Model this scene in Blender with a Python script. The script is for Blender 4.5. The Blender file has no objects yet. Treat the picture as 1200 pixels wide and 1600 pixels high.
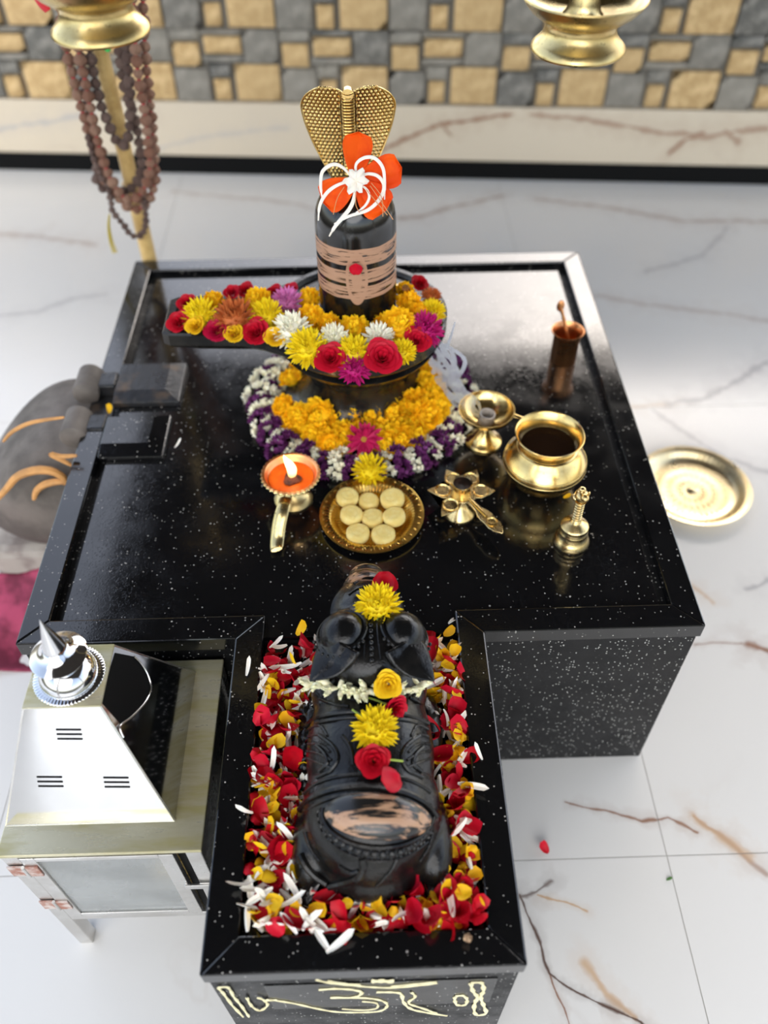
import bpy, bmesh, math, random
import numpy as np
from mathutils import Vector, Matrix, noise
from mathutils.bvhtree import BVHTree
random.seed(7)
PI = math.pi
SC = bpy.context.scene
COL = SC.collection

# ------------------------------------------------------------------ camera
FPX = 1316.1
PITCH, YAW, ROLL = math.radians(42.15), math.radians(-1.185), math.radians(-0.565)
CAM = Vector((0.0196, -0.721, 1.519))
RM = Matrix.Rotation(YAW, 3, 'Z') @ Matrix.Rotation(PITCH, 3, 'X') @ Matrix.Rotation(ROLL, 3, 'Z')
cd = bpy.data.cameras.new('camera')
cd.sensor_fit = 'VERTICAL'; cd.sensor_height = 36; cd.lens = FPX / 1600 * 36
cd.clip_start = 0.05; cd.clip_end = 100
cd.dof.use_dof = True; cd.dof.focus_distance = 1.21; cd.dof.aperture_fstop = 1.9
co = bpy.data.objects.new('camera', cd); COL.objects.link(co)
co.matrix_world = Matrix.Translation(CAM) @ RM.to_4x4()
SC.camera = co

# ------------------------------------------------------------------ world, light, exposure
wd = bpy.data.worlds.new('sky'); SC.world = wd; wd.use_nodes = True
wn = wd.node_tree; bg = wn.nodes['Background']
sky = wn.nodes.new('ShaderNodeTexSky'); sky.sky_type = 'NISHITA'
sky.sun_disc = False; sky.sun_elevation = math.radians(42); sky.sun_rotation = math.radians(24)
sky.air_density = 1.2; sky.dust_density = 3.0; sky.ozone_density = 1.5; sky.altitude = 300
hz = wn.nodes.new('ShaderNodeMix'); hz.data_type = 'RGBA'; hz.inputs[0].default_value = .40     # hazy white sky
bw0 = wn.nodes.new('ShaderNodeRGBToBW'); wn.links.new(sky.outputs[0], bw0.inputs[0])
tn = wn.nodes.new('ShaderNodeMix'); tn.data_type = 'RGBA'; tn.blend_type = 'MULTIPLY'; tn.inputs[0].default_value = 1; tn.inputs[7].default_value = (1.04, 1.0, .95, 1)
wn.links.new(bw0.outputs[0], tn.inputs[6])
wn.links.new(sky.outputs[0], hz.inputs[6]); wn.links.new(tn.outputs[2], hz.inputs[7])
wn.links.new(hz.outputs[2], bg.inputs[0]); bg.inputs[1].default_value = 0.50
sl = bpy.data.lights.new('sun', 'SUN'); sl.energy = 3.2; sl.angle = math.radians(65); sl.color = (1, .95, .87)
so = bpy.data.objects.new('sun', sl); COL.objects.link(so)
so.rotation_euler = Vector((0.12, 0.78, -0.75)).to_track_quat('-Z', 'Y').to_euler()
SC.view_settings.view_transform = 'Standard'; SC.view_settings.look = 'None'
SC.view_settings.gamma = 1; SC.view_settings.use_curve_mapping = False
SC.view_settings.exposure = 0.18
SC.cycles.volume_bounces = 3; SC.cycles.max_bounces = 8; SC.cycles.transparent_max_bounces = 16
SC.cycles.use_denoising = True

# ------------------------------------------------------------------ geometry helpers
def ray(u, v):
    return RM @ Vector(((u - 600) / FPX, -(v - 800) / FPX, -1))
def at(u, v, z):
    d = ray(u, v); return CAM + d * ((z - CAM.z) / d.z)
def at_y(u, v, y):
    d = ray(u, v); return CAM + d * ((y - CAM.y) / d.y)
def on_plane(u, v, p, n):
    d = ray(u, v); return CAM + d * ((Vector(p) - CAM).dot(n) / d.dot(n))
def ppm(p):
    q = RM.transposed() @ (Vector(p) - CAM); return FPX / -q.z

def tag(o, label=None, cat=None, group=None, kind=None):
    if label: o['label'] = label
    if cat: o['category'] = cat
    if group: o['group'] = group
    if kind: o['kind'] = kind
    return o
def thing(name, label, cat, loc=(0, 0, 0), rz=0, group=None):
    o = bpy.data.objects.new(name, None); COL.objects.link(o)
    o.empty_display_size = .02
    o.location = loc; o.rotation_euler = (0, 0, rz)
    return tag(o, label, cat, group)

class MB:
    def __init__(s): s.v = []; s.f = []
    def add(s, vs, fs, M=None):
        n = len(s.v)
        s.v += [tuple(M @ Vector(p)) if M else tuple(p) for p in vs]
        s.f += [tuple(i + n for i in f) for f in fs]
        return s
    def box(s, x0, x1, y0, y1, z0, z1, M=None):
        return s.add([(x0, y0, z0), (x1, y0, z0), (x1, y1, z0), (x0, y1, z0), (x0, y0, z1), (x1, y0, z1), (x1, y1, z1), (x0, y1, z1)],
                     [(3, 2, 1, 0), (4, 5, 6, 7), (0, 1, 5, 4), (1, 2, 6, 5), (2, 3, 7, 6), (3, 0, 4, 7)], M)
    def prism(s, poly, z0, z1, M=None):
        n = len(poly)
        a = sum(poly[i][0] * poly[(i + 1) % n][1] - poly[(i + 1) % n][0] * poly[i][1] for i in range(n))
        if a < 0: poly = poly[::-1]
        vs = [(p[0], p[1], z0) for p in poly] + [(p[0], p[1], z1) for p in poly]
        return s.add(vs, [tuple(range(n - 1, -1, -1)), tuple(range(n, 2 * n))] + [(i, (i + 1) % n, n + (i + 1) % n, n + i) for i in range(n)], M)
    def lathe(s, prof, seg=40, M=None, mod=None, c=(0, 0, 0), caps=True):
        vs = []; fs = []
        for k, (r, z) in enumerate(prof):
            for i in range(seg):
                a = 2 * PI * i / seg
                rr, zz = mod(r, z, a, k) if mod else (r, z)
                vs.append((c[0] + rr * math.cos(a), c[1] + rr * math.sin(a), c[2] + zz))
        for k in range(len(prof) - 1):
            for i in range(seg):
                j = (i + 1) % seg
                fs.append((k * seg + i, k * seg + j, (k + 1) * seg + j, (k + 1) * seg + i))
        for k, rev in ((0, True), (len(prof) - 1, False)):
            if caps and prof[k][0] > 1e-6:
                loop = tuple(k * seg + i for i in range(seg))
                fs.append(loop[::-1] if rev else loop)
        return s.add(vs, fs, M)
    def tube(s, path, rad, seg=8, closed=False, flat=1.0, up=None, M=None):
        P = [Vector(p) for p in path]; n = len(P)
        if not hasattr(rad, '__len__'): rad = [rad] * n
        vs = []; fs = []; prev = None
        for i in range(n):
            a = P[(i - 1) % n] if (closed or i > 0) else P[0]
            b = P[(i + 1) % n] if (closed or i < n - 1) else P[-1]
            t = (b - a).normalized()
            if up is not None: u = Vector(up)
            else: u = prev if prev is not None else (Vector((0, 0, 1)) if abs(t.z) < .9 else Vector((1, 0, 0)))
            u = (u - t * u.dot(t))
            if u.length < 1e-6: u = t.orthogonal()
            u.normalize(); w = t.cross(u); prev = u
            for k in range(seg):
                an = 2 * PI * k / seg
                vs.append(P[i] + (w * math.cos(an) + u * (math.sin(an) * flat)) * rad[i])
        for i in range(n if closed else n - 1):
            i2 = (i + 1) % n
            for k in range(seg):
                k2 = (k + 1) % seg
                fs.append((i * seg + k, i * seg + k2, i2 * seg + k2, i2 * seg + k))
        if not closed:
            fs.append(tuple(range(seg))[::-1]); fs.append(tuple((n - 1) * seg + k for k in range(seg)))
        return s.add(vs, fs, M)
    def ball(s, c, r, seg=16, rings=10, M=None):
        if not hasattr(r, '__len__'): r = (r, r, r)
        vs = [(c[0], c[1], c[2] - r[2])]; fs = []
        for i in range(1, rings):
            ph = PI * i / rings - PI / 2
            for k in range(seg):
                a = 2 * PI * k / seg
                vs.append((c[0] + r[0] * math.cos(ph) * math.cos(a), c[1] + r[1] * math.cos(ph) * math.sin(a), c[2] + r[2] * math.sin(ph)))
        vs.append((c[0], c[1], c[2] + r[2])); t = len(vs) - 1
        for k in range(seg):
            k2 = (k + 1) % seg
            fs.append((0, 1 + k2, 1 + k))
            for i in range(rings - 2):
                fs.append((1 + i * seg + k, 1 + i * seg + k2, 1 + (i + 1) * seg + k2, 1 + (i + 1) * seg + k))
            fs.append((1 + (rings - 2) * seg + k, 1 + (rings - 2) * seg + k2, t))
        return s.add(vs, fs, M)
    def grid(s, fn, nu, nv, M=None, closed_u=False):
        vs = [fn(i / (nu if closed_u else nu - 1), j / (nv - 1)) for j in range(nv) for i in range(nu)]
        fs = []
        for j in range(nv - 1):
            for i in range(nu if closed_u else nu - 1):
                i2 = (i + 1) % nu
                fs.append((j * nu + i, j * nu + i2, (j + 1) * nu + i2, (j + 1) * nu + i))
        return s.add(vs, fs, M)
    def mesh(s, name, mat, smooth=True, angle=40):
        me = bpy.data.meshes.new(name); me.from_pydata(s.v, [], s.f)
        if mat: me.materials.append(mat)
        if smooth:
            me.polygons.foreach_set('use_smooth', [True] * len(me.polygons))
            me.set_sharp_from_angle(angle=math.radians(angle))
        me.update(); return me
    def obj(s, name, mat, parent=None, smooth=True, bevel=0, solid=0, angle=40, local=False, flip=False):
        if parent is not None and not local:
            L = parent.matrix_basis.inverted()
            if parent.parent: L = L @ parent.parent.matrix_basis.inverted()
            s.v = [tuple(L @ Vector(p)) for p in s.v]
        me = s.mesh(name, mat, smooth, angle)
        return link(name, me, parent, bevel, solid)
def link(name, me, parent=None, bevel=0, solid=0):
    o = bpy.data.objects.new(name, me); COL.objects.link(o)
    if parent is not None: o.parent = parent
    if solid:
        m = o.modifiers.new('solid', 'SOLIDIFY'); m.thickness = solid; m.offset = 0
    if bevel:
        m = o.modifiers.new('bevel', 'BEVEL'); m.width = bevel; m.segments = 2; m.limit_method = 'ANGLE'; m.angle_limit = math.radians(40)
    return o
def place(name, me, M, label=None, cat=None, group=None, parent=None):
    o = link(name, me, parent); o.matrix_basis = M
    return tag(o, label, cat, group)
def frame(loc, nrm, spin=0, scale=1):
    """matrix with local z along nrm"""
    q = Vector(nrm).to_track_quat('Z', 'Y')
    return Matrix.Translation(loc) @ q.to_matrix().to_4x4() @ Matrix.Rotation(spin, 4, 'Z') @ Matrix.Scale(scale, 4)
def smooth_path(pts, n=8):
    P = [Vector(p) for p in pts]; out = []
    for i in range(len(P) - 1):
        p0, p1, p2, p3 = P[max(i - 1, 0)], P[i], P[i + 1], P[min(i + 2, len(P) - 1)]
        for k in range(n):
            t = k / n
            out.append(.5 * ((2 * p1) + (p2 - p0) * t + (2 * p0 - 5 * p1 + 4 * p2 - p3) * t * t + (3 * p1 - p0 - 3 * p2 + p3) * t ** 3))
    out.append(P[-1]); return out
def petal(L, W, cup=.2, curl=.3, nu=4, nv=6, tip=.5, base=.25):
    """petal grid from the origin along +x, cupped, curling up (+z)"""
    def fn(a, b):
        w = W * .5 * (base + (1 - base) * math.sin(PI * min(1, b * (.5 / max(tip, .05)))) ** .7) if b < tip else W * .5 * math.sqrt(max(0, 1 - ((b - tip) / (1 - tip)) ** 2)) * .98 + W * .01
        y = (a * 2 - 1)
        ang = curl * b
        x = L * b * math.cos(ang * .6); z = L * b * math.sin(ang)
        return (x, y * w, z + cup * W * y * y * (w / (W * .5 + 1e-9)))
    return fn

# ------------------------------------------------------------------ materials
class Nd:
    """tiny expression layer over shader nodes"""
    def __init__(s, nt, sock): s.nt = nt; s.k = sock
    def _m(s, op, *o, clamp=False):
        n = s.nt.nodes.new('ShaderNodeMath'); n.operation = op; n.use_clamp = clamp
        for i, x in enumerate((s,) + o):
            if isinstance(x, Nd): s.nt.links.new(x.k, n.inputs[i])
            else: n.inputs[i].default_value = x
        return Nd(s.nt, n.outputs[0])
    def __add__(s, o): return s._m('ADD', o)
    def __sub__(s, o): return s._m('SUBTRACT', o)
    def __mul__(s, o): return s._m('MULTIPLY', o)
    def __truediv__(s, o): return s._m('DIVIDE', o)
    def abs(s): return s._m('ABSOLUTE')
    def max(s, o): return s._m('MAXIMUM', o)
    def min(s, o): return s._m('MINIMUM', o)
    def pow(s, o): return s._m('POWER', o)
    def lt(s, o): return s._m('LESS_THAN', o)
    def gt(s, o): return s._m('GREATER_THAN', o)
    def atan2(s, o): return s._m('ARCTAN2', o)
    def sqrt(s): return s._m('SQRT')
    def sin(s): return s._m('SINE')
    def ramp(s, a, b, lo=0., hi=1., smooth=True):
        n = s.nt.nodes.new('ShaderNodeMapRange'); n.interpolation_type = 'SMOOTHSTEP' if smooth else 'LINEAR'
        s.nt.links.new(s.k, n.inputs[0])
        for i, x in enumerate((a, b, lo, hi)): n.inputs[i + 1].default_value = x
        return Nd(s.nt, n.outputs[0])
class Mat:
    def __init__(s, name, rough=.5, metal=0., color=(.5, .5, .5), ior=1.5):
        s.m = bpy.data.materials.new(name); s.m.use_nodes = True
        s.nt = s.m.node_tree; s.b = s.nt.nodes['Principled BSDF']
        s.set('Base Color', (*color, 1)); s.set('Roughness', rough); s.set('Metallic', metal); s.set('IOR', ior)
        s.tc = s.nt.nodes.new('ShaderNodeTexCoord')
    def set(s, k, v):
        if isinstance(v, Nd): s.nt.links.new(v.k, s.b.inputs[k])
        else: s.b.inputs[k].default_value = v
    def co(s, kind='Object', scale=None, loc=None, rot=None):
        if kind != 'World': k = s.tc.outputs[kind]
        else:
            k = s.nt.nodes.new('ShaderNodeNewGeometry').outputs['Position']
        if scale or loc or rot:
            n = s.nt.nodes.new('ShaderNodeMapping'); s.nt.links.new(k, n.inputs[0])
            if loc: n.inputs[1].default_value = loc
            if rot: n.inputs[2].default_value = rot
            if scale: n.inputs[3].default_value = scale if hasattr(scale, '__len__') else (scale,) * 3
            k = n.outputs[0]
        return Nd(s.nt, k)
    def pos(s):
        return Nd(s.nt, s.nt.nodes.new('ShaderNodeNewGeometry').outputs['Position'])
    def xyz(s, c):
        n = s.nt.nodes.new('ShaderNodeSeparateXYZ'); s.nt.links.new(c.k, n.inputs[0]); return [Nd(s.nt, o) for o in n.outputs]
    def noise(s, c, scale, detail=3, rough=.55, dist=0., out=0):
        n = s.nt.nodes.new('ShaderNodeTexNoise'); s.nt.links.new(c.k, n.inputs['Vector'])
        n.inputs['Scale'].default_value = scale; n.inputs['Detail'].default_value = detail
        n.inputs['Roughness'].default_value = rough; n.inputs['Distortion'].default_value = dist
        return Nd(s.nt, n.outputs[out])
    def voro(s, c, scale, feature='F1', out='Distance'):
        n = s.nt.nodes.new('ShaderNodeTexVoronoi'); s.nt.links.new(c.k, n.inputs['Vector']); n.feature = feature
        n.inputs['Scale'].default_value = scale; return Nd(s.nt, n.outputs[out])
    def mix(s, f, a, b):
        n = s.nt.nodes.new('ShaderNodeMix'); n.data_type = 'RGBA'
        if isinstance(f, Nd): s.nt.links.new(f.k, n.inputs[0])
        else: n.inputs[0].default_value = f
        for i, x in ((6, a), (7, b)):
            if isinstance(x, Nd): s.nt.links.new(x.k, n.inputs[i])
            else: n.inputs[i].default_value = (*x, 1)
        return Nd(s.nt, n.outputs[2])
    def bump(s, h, strength=.3, dist=.002):
        n = s.nt.nodes.new('ShaderNodeBump'); s.nt.links.new(h.k, n.inputs['Height'])
        n.inputs['Strength'].default_value = strength; n.inputs['Distance'].default_value = dist
        s.nt.links.new(n.outputs[0], s.b.inputs['Normal'])
    def rnd(s):
        return Nd(s.nt, s.nt.nodes.new('ShaderNodeObjectInfo').outputs['Random'])

def plain(name, c, c2=None, scale=30, rough=.5, rough2=None, metal=0., bump=0, bscale=80, ior=1.5, sub=0, objrand=None, sheen=0, thr=(.4, .65)):
    M = Mat(name, rough, metal, c, ior)
    o = M.co('Object')
    nz = M.noise(o, scale, 4) if (c2 or rough2 is not None) else None
    col = None
    if c2: col = M.mix(nz.ramp(*thr), c, c2); 
    if objrand:
        col = M.mix(M.rnd(), col if col else c, M.mix(.65, col if col else c, objrand))
    if col: M.set('Base Color', col)
    if rough2 is not None: M.set('Roughness', nz.ramp(.3, .7, rough, rough2))
    if bump: M.bump(M.noise(o, bscale, 3), bump, .002)
    if sub:
        M.set('Subsurface Weight', sub); M.set('Subsurface Radius', (.006, .003, .002))
    return M.m

def granite_mat(name, base=(.0035, .0036, .004), speck=(.5, .47, .42), r0=.07, r1=.15, dens=.13, dust=.15):
    M = Mat(name, .2, 0, base, 1.6)
    p = M.pos()
    v1 = M.voro(p, 210); cc = M.voro(p, 210, out='Color')
    r, g, b = M.xyz(cc)
    s1 = (v1.lt(.24)) * (r.lt(dens))
    v2 = M.voro(p, 85); r2, g2, _ = M.xyz(M.voro(p, 85, out='Color'))
    s2 = (v2.lt(.13)) * (r2.lt(dens * .6))
    sp = s1 * g.ramp(0, 1, .15, .9) + s2 * g2.ramp(0, 1, .4, 1.0)
    du = M.noise(p, 9, 6, .65).ramp(.42, .75)
    fine = M.noise(p, 320, 2).ramp(.5, .75)
    c = M.mix(du * fine * dust, base, (.10, .11, .12))
    c = M.mix(sp.min(1.0), c, speck)
    M.set('Base Color', c)
    M.set('Roughness', M.noise(p, 14, 5, .6).ramp(.35, .7, r0, r1))
    M.bump(fine, .06, .0006)
    return M.m

# floor marble with long veins; polylines in metres on the floor
def marble_mat(name, veins, base=(.80, .80, .80), faint=1.0, gscale=.8, gw=.012, upright=False):
    M = Mat(name, .16, 0, base, 1.5)
    p = M.pos()
    if upright:      # veins of a wall run in x and z
        X = M.xyz(p); cb = M.nt.nodes.new('ShaderNodeCombineXYZ')
        M.nt.links.new(X[0].k, cb.inputs[0]); M.nt.links.new(X[2].k, cb.inputs[1]); p = Nd(M.nt, cb.outputs[0])
    n = M.nt.nodes.new('ShaderNodeTexNoise'); M.nt.links.new(p.k, n.inputs['Vector']); n.inputs['Scale'].default_value = 7; n.inputs['Detail'].default_value = 5
    sub = M.nt.nodes.new('ShaderNodeVectorMath'); sub.operation = 'SUBTRACT'; M.nt.links.new(n.outputs['Color'], sub.inputs[0]); sub.inputs[1].default_value = (.5, .5, .5)
    sc = M.nt.nodes.new('ShaderNodeVectorMath'); sc.operation = 'SCALE'; sc.operation = 'MULTIPLY'; M.nt.links.new(sub.outputs[0], sc.inputs[0]); sc.inputs[1].default_value = (.035, .035, 0)
    ad = M.nt.nodes.new('ShaderNodeVectorMath'); ad.operation = 'ADD'; M.nt.links.new(p.k, ad.inputs[0]); M.nt.links.new(sc.outputs[0], ad.inputs[1])
    pd = ad.outputs[0]
    def VM(op, a, b=None, scale=None):
        q = M.nt.nodes.new('ShaderNodeVectorMath'); q.operation = op
        for i, x in ((0, a), (1, b)):
            if x is None: continue
            if hasattr(x, 'is_linked'): M.nt.links.new(x, q.inputs[i])
            else: q.inputs[i].default_value = x
        if scale is not None: M.nt.links.new(scale, q.inputs['Scale'])
        return q
    col = M.mix(M.noise(p, 1.3, 4, .6).ramp(.35, .75), base, tuple(x * .97 for x in base))
    # soft generic clouds and faint veins
    w = M.noise(p, gscale, 6, .55, 1.2)
    gv = ((w - .5).abs()).ramp(.0, gw, 1, 0) * M.noise(p, 1.1, 2).ramp(.5, .7)
    col = M.mix(gv * (.35 * faint), col, (.42, .33, .26))
    groups = {}
    for colr, wid, stren, pts in veins: groups.setdefault(colr, []).append((wid, stren, pts))
    wob = M.noise(p, 22, 3).ramp(.3, .7, .35, 1.5)
    for colr, L in groups.items():
        mask = None
        for wid, stren, pts in L:
            for a, b in zip(pts, pts[1:]):
                a = Vector((a[0], a[1], 0)); ab = Vector((b[0], b[1], 0)) - a
                pa = VM('SUBTRACT', pd, tuple(a))
                dt = VM('DOT_PRODUCT', pa.outputs[0], tuple(ab / ab.length_squared))
                h = Nd(M.nt, dt.outputs['Value'])._m('ADD', 0., clamp=True)
                pr = VM('SCALE', tuple(ab), scale=h.k)
                df = VM('SUBTRACT', pa.outputs[0], pr.outputs[0])
                ln = VM('LENGTH', df.outputs[0])
                d = Nd(M.nt, ln.outputs['Value']) / wob
                k = (d.ramp(0, wid * 1.3, 1, 0) * min(1., stren * 1.15)).max(d.ramp(0, wid * 5, 1, 0) * (stren * .22))
                mask = k if mask is None else mask.max(k)
        col = M.mix(mask, col, colr)
    M.set('Base Color', col)
    M.set('Roughness', .22)
    return M.m

def metal_mat(name, c, c2, r=.2, r2=.38, scale=25, bump=.04, bscale=60, stretch=None, spots=0):
    M = Mat(name, r, 1., c)
    o = M.co('Object', scale=stretch) if stretch else M.co('Object')
    nz = M.noise(o, scale, 5, .6)
    col = M.mix(nz.ramp(.35, .7), c, c2)
    if spots:
        col = M.mix(M.noise(M.co('Object'), 160, 3).ramp(.62, .72) * spots, col, tuple(x * .3 for x in c2))
    M.set('Base Color', col); M.set('Roughness', nz.ramp(.3, .75, r, r2))
    if bump: M.bump(M.noise(M.co('Object'), bscale, 3), bump, .001)
    return M.m

MT = {}
MT['granite'] = granite_mat('black_granite')
MT['granite_side'] = granite_mat('granite_side', base=(.006, .006, .0064), speck=(.55, .54, .5), r0=.3, r1=.5, dens=.36, dust=.25)
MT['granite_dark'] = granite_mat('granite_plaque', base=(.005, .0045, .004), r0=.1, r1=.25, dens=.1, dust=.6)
MT['basalt'] = plain('basalt_oiled', (.006, .006, .006), (.018, .016, .013), 14, .16, .34, bump=.25, bscale=90)
MT['spout_stone'] = plain('spout_stone', (.15, .125, .105), (.08, .066, .055), 9, .55, .75, bump=.5, bscale=120)
MT['spout_dark'] = plain('spout_channel_stone', (.014, .014, .015), (.10, .06, .03), 16, .25, .45, bump=.4, bscale=90, thr=(.52, .74))
MT['ochre'] = plain('ochre_paint', (.62, .30, .09), (.45, .22, .07), 30, .6)
MT['brass'] = metal_mat('brass', (.78, .56, .22), (.62, .42, .14), .16, .3, 18, .03, spots=.3)
MT['brass_old'] = metal_mat('aged_brass', (.66, .52, .24), (.42, .30, .12), .22, .42, 14, .06, spots=.5)
MT['brass_pale'] = metal_mat('pale_brass', (.82, .62, .30), (.62, .44, .17), .2, .36, 40, .06, spots=.4)
MT['gold_plate'] = metal_mat('gold_foil', (.78, .52, .14), (.60, .37, .08), .22, .34, 20, .05)
MT['thali'] = metal_mat('thali_brass', (.90, .76, .48), (.78, .62, .34), .24, .38, 12, .05)
MT['copper'] = metal_mat('copper', (.70, .33, .14), (.50, .21, .08), .25, .4, 16, .03)
MT['lampcopper'] = metal_mat('lamp_copper', (.90, .42, .18), (.75, .30, .11), .3, .45, 16, .03)
MT['steel'] = metal_mat('mirror_steel', (.70, .70, .71), (.62, .62, .62), .06, .14, 5, .012, 14)
MT['steel_olive_reflect'] = metal_mat('worn_steel_olive_reflection', (.60, .56, .40), (.42, .37, .16), .25, .45, 7, .05, 200, stretch=(1, 5, 1))  # worn steel with an olive reflection painted into its base colour
MT['steel_frame'] = metal_mat('brushed_steel', (.74, .73, .71), (.60, .58, .55), .24, .4, 12, .03)
MT['rust'] = plain('rusty_hinge', (.30, .13, .09), (.50, .42, .38), 60, .7)
MT['black'] = plain('black_slot', (.004, .004, .004), rough=.6)
MT['tan_stone'] = plain('tan_stone', (.46, .30, .13), (.66, .46, .23), 34, .9, bump=.8, bscale=60, objrand=(.50, .34, .16))
MT['grey_stone'] = plain('grey_stone', (.09, .087, .078), (.22, .205, .18), 30, .9, bump=.8, bscale=60, objrand=(.34, .30, .24))
MT['mortar'] = plain('mortar', (.17, .155, .13), rough=.9)
MT['wood'] = plain('bamboo_staff', (.62, .42, .16), (.48, .30, .10), 30, .45)
MT['bead'] = plain('rudraksha_bead', (.36, .16, .09), (.20, .08, .05), 180, .7, bump=1., bscale=260, objrand=(.50, .30, .20))
MT['bead_dark'] = plain('dark_rudraksha_bead', (.16, .09, .07), (.08, .045, .035), 180, .7, bump=1., bscale=260, objrand=(.30, .20, .16))
MT['thread_red'] = plain('red_thread', (.45, .03, .04), rough=.8)
MT['thread_dark'] = plain('dark_thread', (.05, .03, .025), rough=.8)
MT['thread_yellow'] = plain('yellow_thread', (.5, .38, .04), rough=.8)
MT['green'] = plain('green_bead', (.05, .6, .12), rough=.3)
MT['red_cloth'] = plain('red_cloth', (.55, .01, .02), (.4, .005, .015), 30, .6)
MT['pink_cloth'] = plain('pink_cloth', (.40, .05, .11), (.14, .012, .035), 14, .8, bump=.4, bscale=40)
MT['cement'] = plain('cement', (.35, .31, .27), (.22, .18, .16), 20, .9, bump=.8, bscale=80)
MT['ceiling'] = plain('ceiling_wood', (.05, .04, .032), (.035, .028, .022), 6, .7)
MT['pillar'] = plain('pillar_plaster', (.45, .42, .38), rough=.8)
MT['red'] = plain('rose_red', (.50, .004, .012), (.34, .002, .010), 40, .42, objrand=(.62, .012, .04), sub=.15)
MT['rosepink'] = plain('rose_pink_red', (.52, .008, .05), (.36, .004, .03), 40, .42, sub=.15)
MT['darkred'] = plain('rose_dark_red', (.30, .003, .03), (.42, .01, .05), 40, .45, sub=.1)
MT['yellow'] = plain('yellow_petal', (.86, .58, .015), (.80, .48, .01), 40, .5, objrand=(.85, .42, .01), sub=.15)
MT['lemon'] = plain('lemon_petal', (.88, .70, .02), (.80, .58, .01), 40, .5, sub=.15)
MT['marigold'] = plain('marigold_petal', (.98, .60, .012), (.96, .50, .008), 60, .6, objrand=(.98, .68, .02), sub=.25)
MT['rust_fl'] = plain('rust_flower', (.48, .12, .03), (.62, .20, .06), 60, .5, sub=.1)
MT['magenta'] = plain('magenta_petal', (.45, .008, .13), (.58, .03, .22), 60, .45, sub=.1)
MT['crimson'] = plain('crimson_petal', (.40, .006, .06), (.50, .02, .10), 60, .45, sub=.1)
MT['orchid'] = plain('orchid_petal', (.62, .16, .42), (.72, .30, .55), 60, .5, sub=.1)
MT['white_fl'] = plain('cream_petal', (.90, .86, .70), (.92, .90, .80), 40, .5, objrand=(.90, .85, .62), sub=.15)
MT['white_pale'] = plain('white_petal', (.92, .90, .83), (.86, .82, .70), 60, .5, objrand=(.86, .76, .64), sub=.15)
MT['jasmine'] = plain('jasmine_petal', (.86, .84, .60), (.80, .72, .50), 60, .5, sub=.15)
MT['purple'] = plain('purple_floret', (.10, .015, .085), (.20, .05, .18), 80, .6)
MT['green_stem'] = plain('green_stem', (.30, .40, .06), rough=.5)
MT['leaf'] = plain('leaf_green', (.05, .14, .03), (.10, .22, .05), 50, .5)
MT['orange_fl'] = plain('orange_petal', (.86, .10, .004), (.76, .06, .003), 24, .6, sub=.1)
MT['lily'] = plain('lily_white', (.88, .83, .74), (.86, .78, .68), 60, .45, sub=.2)
MT['stamen'] = plain('stamen_orange', (.62, .26, .08), rough=.5)
MT['pollen'] = plain('flower_centre', (.55, .30, .03), (.35, .16, .02), 120, .7, bump=.6, bscale=300)
MT['sweet'] = plain('milk_sweet', (.82, .62, .20), (.86, .70, .28), 60, .6, bump=.25, bscale=160, sub=.15)
MT['cream_paint'] = plain('cream_paint', (.82, .74, .45), (.70, .62, .36), 60, .7, bump=.3, bscale=120)
MT['dark_liquid'] = plain('dark_water', (.018, .008, .004), rough=.05)
MT['oil'] = plain('lamp_oil', (.90, .17, .012), (.75, .12, .01), 40, .35)
MT['char'] = plain('charred_wick', (.18, .05, .02), (.05, .015, .01), 100, .8, bump=.8, bscale=200)
MT['soot'] = plain('soot_cup', (.012, .008, .006), (.03, .015, .01), 60, .15, .3)
MT['ash'] = plain('incense_ash', (.42, .36, .30), (.30, .25, .20), 80, .8)
MT['dry'] = plain('dry_bloom', (.45, .30, .18), rough=.8)

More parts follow.
